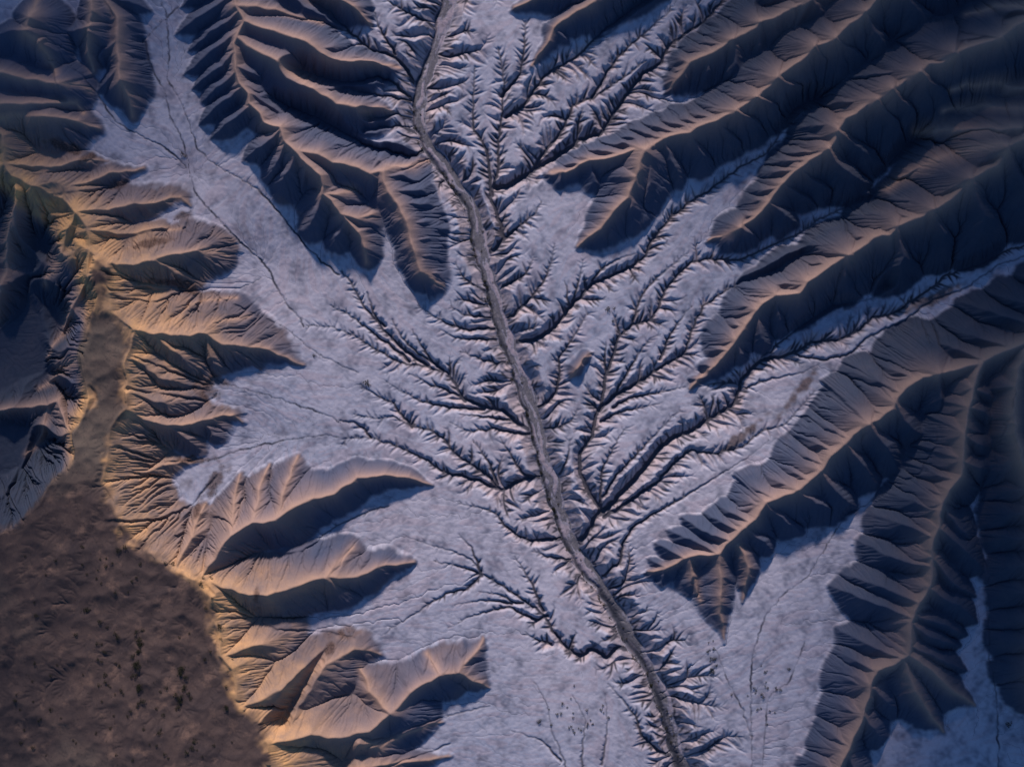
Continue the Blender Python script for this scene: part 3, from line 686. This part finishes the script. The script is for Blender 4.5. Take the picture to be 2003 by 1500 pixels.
# bars, braids and a cut thread along the foot of the western bank
inb = (1 - sstep(-2, 1, BED))
wig = lookup(1, BS/38, BS*0)*.35
braid = lookup(2, BS/30+7, BD*2.2+wig*3+9) + .5*lookup(3, BS/12, BD*4.5+3)
tpos = .74 + .12*lookup(4, BS/30, BS*0) - .25*sstep(.66, .74, BQ)
tw = .27*(1+.4*lookup(5, BS/22, BS*0)) + .36*sstep(.68, .75, BQ)
thread = np.exp(-((BD-tpos)/tw)**2*1.2)*inb
thread2 = np.exp(-((braid+.1)/.09)**2)*inb
H = H + inb*(braid*.6 - 2.0 - 3.2*thread*(1+.6*sstep(.66,.74,BQ)) - .8*thread2)
HILL = sstep(1.5, 9, REL0).astype(np.float32)
H = H + noise(7, 21)*.2 + noise(3.2, 22)*.25 + HILL*(noise(8, 26)*.7 + noise(16, 23)*1.1 + noise(34, 24)*1.6)
H = H + (1-HILL)*(noise(90, 25)*1.2)
lefty = sstep(620, 420, GX)*sstep(220, 330, GY)
Kmap = (KH*HILL*(1+1.3*lefty) + KP*(1-HILL)).astype(np.float32)
wst = HILL*sstep(230, 120, GX)*sstep(330, 420, GY)*sstep(1050, 950, GY)*(1-pe)
H = H + wst*(22*(1-np.abs(noise(55, 91)+.5*noise(24, 92)))-14)
H = H + HILL*lefty*(noise(11, 71)*1.3 + noise(24, 72)*1.6)
Dm = (.06*HILL + .03*(1-HILL)).astype(np.float32)
Dm = np.where(pe > .5, .12, Dm)
# streaks of silt laid down by sheet wash: noise drawn out along the fall of the plain
gy_, gx__ = np.gradient(blur(np.minimum(H, BASE+40), 6.0), CELL)
gl = np.sqrt(gx__**2+gy_**2)+1e-5; ux = -gx__/gl; uy = -gy_/gl
src_ = noise(5, 81)*.6+noise(3, 82)*.6; pj = np.repeat(np.arange(NX, dtype=np.float32)[None], NY, 0); pi_ = np.repeat(np.arange(NY, dtype=np.float32)[:, None], NX, 1)
STREAK = np.zeros_like(H)
for k in range(16):
    a_ = np.clip(pi_, 0, NY-1).astype(np.int32); b_ = np.clip(pj, 0, NX-1).astype(np.int32)
    STREAK += src_[a_, b_]; pi_ += uy[a_, b_]*2.2; pj += ux[a_, b_]*2.2
STREAK /= 3.0
H = H + (1-HILL)*(1-inb)*STREAK*.06
H, ACC = erode(H, ITERS, Kmap, Dm, CELL, 9)
#TERRAIN-END
# ================================================================ masks of what the ground is made of, and of painted shade and highlight
REL = H - BASE
CUT = np.clip(-REL, 0, 30)
mh = smooth(sstep(-1.5, 5.5, REL0 + noise(12, 31)*1.6 + noise(4, 32)*1.2), 1)                       # clay hills
wz = np.interp(gy, [0,200,300,350,450,520,1000,1060], [-300,-200,-60,20,120,190,190,-300])[:, None]
mh = np.maximum(mh, blur((GX < wz).astype(np.float32), 8.0))
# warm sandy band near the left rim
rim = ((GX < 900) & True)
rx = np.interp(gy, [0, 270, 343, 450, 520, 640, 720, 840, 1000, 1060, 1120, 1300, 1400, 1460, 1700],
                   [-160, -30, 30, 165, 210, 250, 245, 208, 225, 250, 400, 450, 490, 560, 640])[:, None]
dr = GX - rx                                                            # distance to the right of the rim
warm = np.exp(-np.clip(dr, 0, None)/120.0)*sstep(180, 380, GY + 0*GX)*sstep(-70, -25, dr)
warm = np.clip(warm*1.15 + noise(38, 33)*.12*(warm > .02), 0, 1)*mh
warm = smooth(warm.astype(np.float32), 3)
plat = smooth(PLATM.astype(np.float32), int(5/CELL))
plat = blur(PLATM, 15.0)
plat = np.clip(sstep(.15, .85, plat + (noise(30, 34)*.3+noise(12, 36)*.25+noise(5, 37)*.15)*(plat*(1-plat)*4)), 0, 1)
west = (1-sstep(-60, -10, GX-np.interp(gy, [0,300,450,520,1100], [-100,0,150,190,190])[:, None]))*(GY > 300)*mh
bed = 1 - sstep(-2.5, 1.5, BED)
cutm = sstep(.6, 6, CUT + noise(6, 35)*.4)*(1-mh)*(1-bed)
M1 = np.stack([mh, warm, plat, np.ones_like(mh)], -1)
thr = smooth(THR, 1)*1.25*(1-bed)*(1-mh*.5)
thr = np.maximum(thr, smooth(np.clip(thread+thread2*.45, 0, 1), 1)*.9)
# reddish rubble that has slid into the mouths of the ravines
rub = np.zeros_like(H)
for (x, y, rx_, ry_, an) in [(385,565,34,12,.35),(350,558,40,7,.1),(415,755,22,26,.6),(425,745,30,8,.2),(432,935,14,34,.5),(400,985,10,26,.35),(395,897,46,7,.0),(672,1232,22,16,-.2),(655,1255,10,14,0),
                             (318,484,36,7,-.2),(255,368,34,9,-.35),(195,320,22,9,-.5),(370,430,22,10,-.1),(150,300,30,10,.3),(520,1150,8,26,.2),(1440,860,60,9,-.7),(1800,590,70,12,-.4),(1560,760,70,9,-.9)]:
    c_, s_ = math.cos(an), math.sin(an)
    u = (GX-x)*c_+(GY-y)*s_; v = -(GX-x)*s_+(GY-y)*c_
    rub = np.maximum(rub, 1-sstep(.35, 1.35, np.sqrt((u/rx_)**2+(v/ry_)**2)+noise(14, 41)*.35+noise(5, 42)*.3))
crest = np.exp(-(CREST_D/20)**1.1)*mh*(1-plat)  # band along the crests that carries the painted highlight
bars = np.clip(.5 + braid*.8 - thread2*.4 - .35*sstep(.66, .74, BQ), 0, 1)
M3 = np.stack([rub, crest, np.where(bed > .3, bars, np.clip(STREAK*.5+.5, 0, 1)), np.ones_like(mh)], -1)
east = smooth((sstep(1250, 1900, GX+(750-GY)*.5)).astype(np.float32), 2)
M1[..., 3] = np.maximum(east, west)  # where the hill colour is darkened for the shaded edges
M2 = np.stack([bed, cutm, np.clip(np.log(ACC)/9, 0, 1), thr], -1)

# ================================================================ materials
def mat(name):
    m = bpy.data.materials.new(name); m.use_nodes = True
    t = m.node_tree; t.nodes.clear()
    o = t.nodes.new('ShaderNodeOutputMaterial'); b = t.nodes.new('ShaderNodeBsdfPrincipled')
    t.links.new(b.outputs[0], o.inputs['Surface'])
    b.inputs['Roughness'].default_value = .95; b.inputs['Specular IOR Level'].default_value = .15
    return m, t, b
def node(t, kind, **kw):
    n = t.nodes.new(kind)
    for k, v in kw.items():
        if k.startswith('i_'): n.inputs[k[2:]].default_value = v
        else: setattr(n, k, v)
    return n
def mix(t, fac, a, b, blend='MIX'):
    n = t.nodes.new('ShaderNodeMix'); n.data_type = 'RGBA'; n.blend_type = blend; n.clamp_factor = True
    def put(sock, v):
        if isinstance(v, (tuple, list)): sock.default_value = tuple(v) + ((1,) if len(v) == 3 else ())
        elif isinstance(v, (int, float)): sock.default_value = v
        else: t.links.new(v, sock)
    put(n.inputs[0], fac); put(n.inputs[6], a); put(n.inputs[7], b)
    return n.outputs[2]
def ramp(t, v, a, b, lo=0.0, hi=1.0):
    n = node(t, 'ShaderNodeMapRange', clamp=True)
    n.inputs['From Min'].default_value = a; n.inputs['From Max'].default_value = b
    n.inputs['To Min'].default_value = lo; n.inputs['To Max'].default_value = hi
    t.links.new(v, n.inputs['Value']); return n.outputs['Result']
def tex(t, co, scale, detail=4, rough=.6, dist=0.0):
    n = node(t, 'ShaderNodeTexNoise'); n.inputs['Scale'].default_value = scale; n.inputs['Detail'].default_value = detail
    n.inputs['Roughness'].default_value = rough; n.inputs['Distortion'].default_value = dist
    t.links.new(co, n.inputs['Vector']); return n.outputs['Fac']

def earth():
    m, t, b = mat('badlands earth')
    co = node(t, 'ShaderNodeNewGeometry').outputs['Position']
    a1 = node(t, 'ShaderNodeAttribute', attribute_name='soil'); a2 = node(t, 'ShaderNodeAttribute', attribute_name='wash')
    s1 = node(t, 'ShaderNodeSeparateColor'); s2 = node(t, 'ShaderNodeSeparateColor')
    t.links.new(a1.outputs['Color'], s1.inputs[0]); t.links.new(a2.outputs['Color'], s2.inputs[0])
    hill, warm_, plat_ = s1.outputs; bed_, cut_, acc_ = s2.outputs
    big = tex(t, co, .012, 5); mid = tex(t, co, .09, 6, .62); fine = tex(t, co, .9, 5, .7); grit = tex(t, co, 3.2, 3, .7)
    ar = node(t, 'ShaderNodeAttribute', attribute_name='rubble'); s3 = node(t, 'ShaderNodeSeparateColor'); t.links.new(ar.outputs['Color'], s3.inputs[0])
    rub_, crest_, streak_ = s3.outputs
    # pale silt of the valley floors
    silt = mix(t, ramp(t, tex(t, co, .006, 2, .5), .4, .62), C_SILT1, C_SILT2)
    silt = mix(t, ramp(t, mid, .58, .85, 0, .3), silt, C_SILT3)
    silt = mix(t, ramp(t, streak_, .5, 1, 0, .4), silt, C_SILT3)
    silt = mix(t, ramp(t, streak_, .45, .1, 0, .5), silt, C_SILT2)
    # gullied ground: a shade browner, banded
    gul = mix(t, ramp(t, mid, .35, .65), C_GUL1, C_GUL2)
    silt = mix(t, ramp(t, cut_, 0, 1, 0, .85), silt, gul)
    # blue-grey clay of the hills
    clay = mix(t, ramp(t, big, .35, .65), C_CLAY1, C_CLAY2)
    clay = mix(t, ramp(t, mid, .5, .8, 0, .5), clay, C_CLAY3)
    clay = mix(t, ramp(t, a1.outputs['Alpha'], 0, 1, 0, .75), clay, mix(t, ramp(t, mid, .35, .65), C_EDGESHADE1, C_EDGESHADE2))  # hills darken toward the outer edges: corner shade put into the colour
    clay = mix(t, ramp(t, crest_, .05, .9, 0, .8), clay, C_CRESTLIGHT)  # sunlit crest highlight painted into the hill colour
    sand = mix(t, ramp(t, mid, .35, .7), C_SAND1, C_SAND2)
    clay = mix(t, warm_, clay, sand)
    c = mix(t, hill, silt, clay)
    # brown cap of the plateau
    cap = mix(t, ramp(t, tex(t, co, .03, 7, .7, 1.2), .36, .66), C_CAP1, C_CAP2)
    cap = mix(t, ramp(t, mid, .55, .75, 0, .7), cap, C_CAP3)
    cap = mix(t, ramp(t, tex(t, co, .011, 3, .5, .4), .5, .68, 0, .75), cap, (.15, .13, .115))
    cap = mix(t, ramp(t, fine, .58, .68, 0, .6), cap, (.03, .025, .03))
    c = mix(t, plat_, c, cap)
    c = mix(t, ramp(t, rub_, 0, 1, 0, .8), c, mix(t, ramp(t, fine, .4, .6), (.035,.022,.022), (.12,.08,.075)))
    # river bed
    rb = mix(t, ramp(t, mid, .35, .65), C_BED1, C_BED2)
    rb = mix(t, ramp(t, streak_, .55, .15, 0, .8), rb, C_BED4)
    rb = mix(t, ramp(t, streak_, .6, .95, 0, .6), rb, C_SILT3)
    rb = mix(t, ramp(t, fine, .55, .7, 0, .6), rb, C_BED3)
    rb = mix(t, ramp(t, tex(t, co, .35, 4, .7, .8), .5, .66, 0, .55), rb, C_BED4)
    c = mix(t, bed_, c, rb)
    # gully shade painted as dark threads, over damp mud and brush
    c = mix(t, ramp(t, acc_, .42, .95, 0, .6), c, C_SHADEDAMP)
    c = mix(t, ramp(t, a2.outputs['Alpha'], .15, .9, 0, .85), c, C_SHADEDAMP)
    # grain
    c = mix(t, ramp(t, fine, .3, .7, 0, .12), c, (.02, .02, .025))
    c = mix(t, ramp(t, grit, .55, .75, 0, .12), c, (.02, .02, .02))
    c = mix(t, ramp(t, grit, .62, .7, 0, .22), c, C_SHADEDAMP)
    t.links.new(c, b.inputs['Base Color'])
    bump = node(t, 'ShaderNodeBump'); bump.inputs['Strength'].default_value = .22; bump.inputs['Distance'].default_value = .6
    hsum = mix(t, .35, fine, mid)
    t.links.new(hsum, bump.inputs['Height']); t.links.new(bump.outputs[0], b.inputs['Normal'])
    return m
C_SILT1=(.32,.37,.52); C_SILT2=(.43,.45,.58); C_SILT3=(.40,.35,.43)
C_GUL1=(.48,.41,.45); C_GUL2=(.31,.29,.36)
C_CLAY1=(.068,.088,.158); C_CLAY2=(.053,.075,.14); C_CLAY3=(.11,.11,.155)
C_EDGESHADE1=(.034,.052,.088); C_EDGESHADE2=(.052,.064,.098)  # hill tones with the edge shade put in
C_CRESTLIGHT=(.38,.27,.235)  # painted highlight of the lit crests
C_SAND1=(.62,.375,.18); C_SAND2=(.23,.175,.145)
C_CAP1=(.095,.07,.068); C_CAP2=(.042,.036,.044); C_CAP3=(.24,.16,.13)
C_BED1=(.26,.28,.38); C_BED2=(.19,.20,.29); C_BED3=(.40,.38,.45); C_BED4=(.10,.105,.13)
C_SHADEDAMP=(.016,.024,.045)  # gully shade put into the colour, along with damp mud
EARTH = earth()

# ================================================================ the ground as meshes
VX = ((GX-CX)*S).astype(np.float32); VY = ((CY-GY)*S).astype(np.float32); VZ = (H*S).astype(np.float32)
# the outermost rows and columns run out to the horizon
def spread(n):
    k = np.zeros(n); e = 14
    for i in range(e):
        v = (e-i)**3.0*1.6
        k[i] = -v; k[n-1-i] = v
    return k
VX = VX + spread(NX)[None, :].astype(np.float32); VY = VY - spread(NY)[:, None].astype(np.float32)

def sheet(name, cellmask):
    """the part of the ground whose cells are in cellmask, as one mesh that shares its edge points with its neighbours"""
    i, j = np.where(cellmask)
    a = i*NX + j; q = np.stack([a, a+NX, a+NX+1, a+1], -1)
    used = np.zeros(NX*NY, bool); used[q.ravel()] = True
    new = np.cumsum(used) - 1
    q = new[q].astype(np.int32); sel = np.where(used)[0]
    co = np.stack([VX.ravel()[sel], VY.ravel()[sel], VZ.ravel()[sel]], -1).astype(np.float32)
    me = bpy.data.meshes.new(name)
    me.vertices.add(len(sel)); me.vertices.foreach_set('co', co.ravel())
    me.loops.add(q.size); me.loops.foreach_set('vertex_index', q.ravel())
    me.polygons.add(len(q)); me.polygons.foreach_set('loop_start', np.arange(0, q.size, 4, dtype=np.int32))
    me.polygons.foreach_set('use_smooth', np.ones(len(q), bool))
    me.update(calc_edges=True)
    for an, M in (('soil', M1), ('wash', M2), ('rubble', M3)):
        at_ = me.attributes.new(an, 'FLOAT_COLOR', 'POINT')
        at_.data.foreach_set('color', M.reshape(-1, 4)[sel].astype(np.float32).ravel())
    me.materials.append(EARTH)
    o = bpy.data.objects.new(name, me); scene.collection.objects.link(o); o['kind'] = 'structure'
    return o
def cells(m): return m[:-1, :-1]
is_bed = cells(bed > .5); is_plat = cells((plat > .5)) & ~is_bed; is_hill = cells(mh > .5) & ~is_bed & ~is_plat
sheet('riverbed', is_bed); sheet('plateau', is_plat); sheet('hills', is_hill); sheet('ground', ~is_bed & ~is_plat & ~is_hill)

# ================================================================ desert shrubs
def shrub_materials():
    m, t, b = mat('shrub leaves')
    co = node(t, 'ShaderNodeNewGeometry').outputs['Position']
    c = mix(t, ramp(t, tex(t, co, 1.7, 3), .35, .65), (.012, .016, .013), (.028, .032, .02))
    t.links.new(c, b.inputs['Base Color'])
    m2, t2, b2 = mat('shrub twigs'); b2.inputs['Base Color'].default_value = (.06, .045, .035, 1)
    return m, m2
LEAF, TWIG = shrub_materials()
def shrub_mesh(seed, clumps, flat):
    """a dome of leaf sprays on a fan of twigs, one unit across"""
    r = random.Random(seed); V = []; F = []; M = []
    for k in range(7):
        a = r.uniform(0, 6.283); e = r.uniform(.35, 1.2); L = r.uniform(.28, .46)
        d = (math.cos(a)*math.cos(e)*L, math.sin(a)*math.cos(e)*L, math.sin(e)*L*flat)
        w = .018; n = len(V)
        V += [(-w, 0, -.05), (w, 0, -.05), (0, w, -.05), d]; F += [(n, n+1, n+3), (n+1, n+2, n+3), (n+2, n, n+3)]; M += [1]*3
    for k in range(clumps):
        a = r.uniform(0, 6.283); q = math.sqrt(r.random())*.46; h = math.sqrt(max(0, .23-q*q))*flat*r.uniform(.35, 1.15)+.03
        q *= 1 + .22*math.sin(3*a+seed)
        cx_, cy_ = q*math.cos(a), q*math.sin(a)
        for l in range(5):
            u = [r.uniform(-1, 1) for _ in range(3)]; v = [r.uniform(-1, 1) for _ in range(3)]; s = r.uniform(.05, .09); n = len(V)
            ox, oy, oz = [r.uniform(-.05, .05) for _ in range(3)]
            V += [(cx_+ox, cy_+oy, h+oz), (cx_+ox+u[0]*s, cy_+oy+u[1]*s, h+oz+u[2]*s*.7), (cx_+ox+(u[0]+v[0])*s*.8, cy_+oy+(u[1]+v[1])*s*.8, h+oz+(u[2]+v[2])*s*.5), (cx_+ox+v[0]*s, cy_+oy+v[1]*s, h+oz+v[2]*s*.7)]
            F.append((n, n+1, n+2, n+3)); M.append(0)
    return V, F, M
SHR = [shrub_mesh(k, 60, f) for k, f in enumerate((.9, .75, 1.1, .8, 1.0))]
SHM = []
for k, (V, F, M) in enumerate(SHR):
    me = bpy.data.meshes.new('shrub'); me.from_pydata(V, [], F); me.materials.append(LEAF); me.materials.append(TWIG)
    me.polygons.foreach_set('material_index', M); me.update(); SHM.append(me)
rr = random.Random(77)
PUT = []
def put(x, y, size, label, group=None):
    """size = width in survey units; (x, y) as sighted from above"""
    z = at(H, x, y)
    for _ in range(3):
        gx_, gy_ = ground_pt(x, y, z); z = at(H, gx_, gy_)
    o = bpy.data.objects.new('shrub', rr.choice(SHM)); scene.collection.objects.link(o)
    o.location = ((gx_-CX)*S, (CY-gy_)*S, z*S); o.rotation_euler = (0, 0, rr.uniform(0, 6.28))
    s = size*S*1.35; o.scale = (s, s*rr.uniform(.75, 1.1), s*rr.uniform(.7, 1))
    o['label'] = label; o['category'] = 'shrub'; PUT.append((o, x, y, size, group))
    if group: o['group'] = group
for x, y, s, lab in [
    (357, 302, 7, 'dark bushy shrub beside the stream in the upper left valley, larger of a pair'),
    (363, 306, 4.5, 'small dark shrub of the upper left valley pair, on the side nearest the stream'),
    (716, 748, 9, 'dark round shrub at the head of the gully on the pale fan left of centre'),
    (722, 753, 5, 'small shrub touching the dark round one at the gully head left of centre'),
    (1189, 606, 8, 'biggest dark shrub on the pale flat right of the riverbed, between two gully systems'),
    (1201, 603, 5, 'small shrub just right of the biggest one on the pale flat right of the riverbed'),
    (1199, 629, 6, 'lone dark shrub below the pair on the pale flat right of the riverbed'),
    (615, 696, 5, 'lone dark shrub on the pale plain beyond the tip of the long left spur'),
    (1393, 1313, 8, 'biggest dark shrub on the pale plain below the pointed hill at lower right'),
    (1973, 1416, 9, 'dark shrub on the shaded flat near the lower right corner'),
    (1054, 1410, 7, 'lone dark shrub on the lower plain left of the riverbed')]:
    put(x, y, s, lab)
G1_ = 'shrubs scattered over the brown plateau'
n = 0
while n < 120:
    x = rr.uniform(20, 455); y = rr.uniform(1060, 1490)
    if not (at(PLATM.astype(np.float32), x, y) > .5): continue
    if at(pe, x, y) < .8 and rr.random() < .6: continue
    put(x, y, rr.choice([3.5, 4, 4.5, 5, 6, 8]), 'dark shrub on the brown plateau, one of many dotted over it', G1_); n += 1
for cx_, cy_, m_ in [(272, 1255, 9), (265, 1300, 6), (352, 1322, 5), (352, 1378, 7), (275, 1352, 5)]:
    for k in range(m_):
        put(cx_+rr.gauss(0, 4), cy_+rr.gauss(0, 11), rr.uniform(6, 10), 'large dark shrub crowded into a thicket on the brown plateau', 'shrubs of the plateau thickets')
G2_ = 'shrubs along the foot of the western river bank'
W_ = [i for i in range(len(tx)) if 215 < ty[i] < 1480]
for k in range(85):
    i = rr.choice(W_); dx, dy = tx[min(i+1, len(tx)-1)]-tx[i-1], ty[min(i+1, len(tx)-1)]-ty[i-1]; l = math.hypot(dx, dy)
    o_ = bedw[i]*rr.uniform(.7, 1.12)
    put(tx[i]-dy/l*o_, ty[i]+dx/l*o_, rr.uniform(3.5, 7.5), 'dark green shrub at the foot of the western bank of the riverbed', G2_)
for k in range(30):
    i = rr.choice(W_); dx, dy = tx[min(i+1, len(tx)-1)]-tx[i-1], ty[min(i+1, len(tx)-1)]-ty[i-1]; l = math.hypot(dx, dy)
    o_ = -bedw[i]*rr.uniform(-.3, .9)
    put(tx[i]-dy/l*o_, ty[i]+dx/l*o_, rr.uniform(2.5, 4.5), 'small dark shrub out on the open riverbed', 'shrubs out on the riverbed')
for (cx_, cy_, sx_, sy_, m_, lab, grp) in [
    (1140, 1405, 60, 40, 26, 'small dark shrub on the lower plain just left of the riverbed', 'shrubs on the lower plain left of the riverbed'),
    (1392, 1275, 9, 22, 11, 'dark shrub in the loose row below the pointed hill at lower right', 'shrubs below the pointed hill'),
    (1500, 1345, 30, 45, 22, 'small dark shrub on the pale flat between the riverbed and the right hand hills', 'shrubs on the lower right flat')]:
    for k in range(m_):
        put(cx_+rr.gauss(0, sx_*.6), cy_+rr.gauss(0, sy_*.6), rr.uniform(2.8, 5.5), lab, grp)
# tell the shrubs apart: which landmark each stands nearest to, and in what order
ORD = 'nearest,second,third,fourth,fifth,sixth,seventh,eighth,ninth,tenth,eleventh,twelfth,thirteenth,fourteenth,fifteenth,sixteenth,seventeenth,eighteenth,nineteenth,twentieth'.split(',')
MARKS = {
 'plateau': [(385,1122,'the rim notch above the plateau'),(420,1157,'the upper right rim corner'),(304,1087,'the top of the rim slope'),(272,1255,'the upper long thicket'),(265,1310,'the lower long thicket'),(352,1322,'the small right thicket'),
   (352,1378,'the dark triangular thicket'),(275,1352,'the lower left thicket'),(180,1100,'the upper plateau hollow'),(90,1150,'the left ravine head'),(60,1300,'the left tan patch'),(150,1250,'the tan knoll'),(440,1300,'the right rim bulge'),(150,1400,'the lower tan rise'),(60,1440,'the dark lower left corner'),(240,1450,'the bottom hollow'),(400,1440,'the lower rim'),(330,1200,'the middle saddle')],
 'river': [(825,250,'the sharp upper bend'),(844,310,'the first left fishbone gully'),(874,332,'the upper confluence'),(909,385,'the hill with the striped flank'),(935,450,'the inlet of the second channel'),(944,507,'the straight below the second channel'),(960,560,'the first right gully mouth'),(972,603,'the left comb of gullies'),(993,678,'the winding right gully mouth'),(1014,733,'the small mound reach'),
   (1030,836,'the big left gully mouth'),(1050,800,'the small right gully mouth'),(1063,890,'the narrow left bank'),(1072,932,'the hooked left gully mouth'),(1090,985,'the bar below the hooked gully'),(1110,1056,'the crooked left gully mouth'),(1118,1073,'the great right gully mouth'),(1154,1125,'the pale terrace top'),(1178,1143,'the outer right channel mouth'),(1196,1185,'the middle terrace'),(1236,1272,'the looping left gully mouth'),(1273,1311,'the lower terrace'),(1301,1377,'the dark lower thread'),(1325,1455,'the bottom of the picture')],
 'plain': [(1060,1370,'the first dotted rill'),(1122,1370,'the second dotted rill'),(1147,1420,'the fork of the rills'),(1185,1400,'the third dotted rill'),(1100,1480,'the bottom edge'),(1417,1256,'the tip of the pointed hill'),(1400,1290,'the thin stream'),(1471,1290,'the middle stream'),(1520,1330,'the eroded bank'),(1500,1400,'the lower stream fork')]}
SIZE = lambda s: 'tiny' if s < 3.4 else 'small' if s < 4.6 else 'medium' if s < 6.3 else 'large'
seen = {}
for o, x, y, s, g in sorted([p for p in PUT if p[4]], key=lambda p: p[3]):
    k = 'plateau' if 'plateau' in g else 'river' if 'river' in g and 'plain' not in g else 'plain'
    q = min(MARKS[k], key=lambda m: (m[0]-x)**2+(m[1]-y)**2)
    side = ('left of' if x < q[0] else 'right of') if abs(x-q[0]) > abs(y-q[1]) else ('above' if y < q[1] else 'below')
    seen.setdefault((k, q[2], SIZE(s), side, 'open' if 'out on' in g else ''), []).append(((q[0]-x)**2+(q[1]-y)**2, o))
for (k, nm, sz, side, op), L_ in seen.items():
    L_.sort(key=lambda p: p[0])
    for r_, (_, o) in enumerate(L_):
        where = {'plateau': 'on the plateau', 'plain': 'on the pale plain', 'river': 'on the open riverbed' if op else 'on the west bank'}[k]
        o['label'] = '%s dark shrub %s, %s%s %s %s' % (sz, where, '' if len(L_) == 1 else ORD[min(r_, 19)]+' ', 'just' if len(L_) == 1 else '', side, nm)
        o['label'] = ' '.join(o['label'].split()).replace('on the west bank', 'on west bank').replace('on the open', 'on open')
# low scrub nobody could count: river bank, gully threads, ravine mouths, plateau
V = []; F = []; M = []
def tuft(x, y, size):
    z = at(H, x, y); vs, fs, ms = SHR[rr.randrange(5)]
    n = len(V); a = rr.uniform(0, 6.28); c_, s_ = math.cos(a)*size*S*1.2, math.sin(a)*size*S*1.2
    V.extend(((x-CX)*S+v[0]*c_-v[1]*s_, (CY-y)*S+v[0]*s_+v[1]*c_, z*S+v[2]*size*S*.8) for v in vs[28:28+20*20])
    F.extend(tuple(n+q*4+k for k in range(4)) for q in range(100)); 
SHR = [(v, f, m) for v, f, m in SHR]
for k in range(620):
    i = rr.choice(W_); dx, dy = tx[min(i+1, len(tx)-1)]-tx[i-1], ty[min(i+1, len(tx)-1)]-ty[i-1]; l = math.hypot(dx, dy)
    o_ = bedw[i]*rr.gauss(.95, .13) if rr.random() < .75 else bedw[i]*rr.uniform(-1.1, .9)
    tuft(tx[i]-dy/l*o_, ty[i]+dx/l*o_, rr.uniform(1.6, 3.6))
for (gid_, x, y, z, dep, reach, lv) in LINES[1:]:
    up = reach == 0 or 540 < y[0] < 880 and x[0] < 760
    for i in range(0, len(x), 1):
        if rr.random() < (.5 if up and x[i] < 780 else .07): tuft(x[i]+rr.gauss(0, 1.5), y[i]+rr.gauss(0, 1.5), rr.uniform(1.4, 3.2))
n = 0
while n < 900:
    x = rr.uniform(-100, 480); y = rr.uniform(900, 1560)
    if at(pe, x, y) > .3: tuft(x, y, rr.uniform(1.2, 2.6)); n += 1
n = 0
while n < 350:
    x = rr.uniform(150, 700); y = rr.uniform(300, 1300)
    if at(rub, x, y) > .3: tuft(x, y, rr.uniform(1.2, 2.6)); n += 1
for k in range(260): tuft(rr.gauss(560, 60), rr.gauss(850, 40), rr.uniform(1, 1.8))
me = bpy.data.meshes.new('scrub'); me.from_pydata(V, [], F); me.materials.append(LEAF)
o = bpy.data.objects.new('scrub', me); scene.collection.objects.link(o)
o['kind'] = 'stuff'; o['label'] = 'low dark scrub along the river bank, the stream threads and over the plateau'; o['category'] = 'scrub'
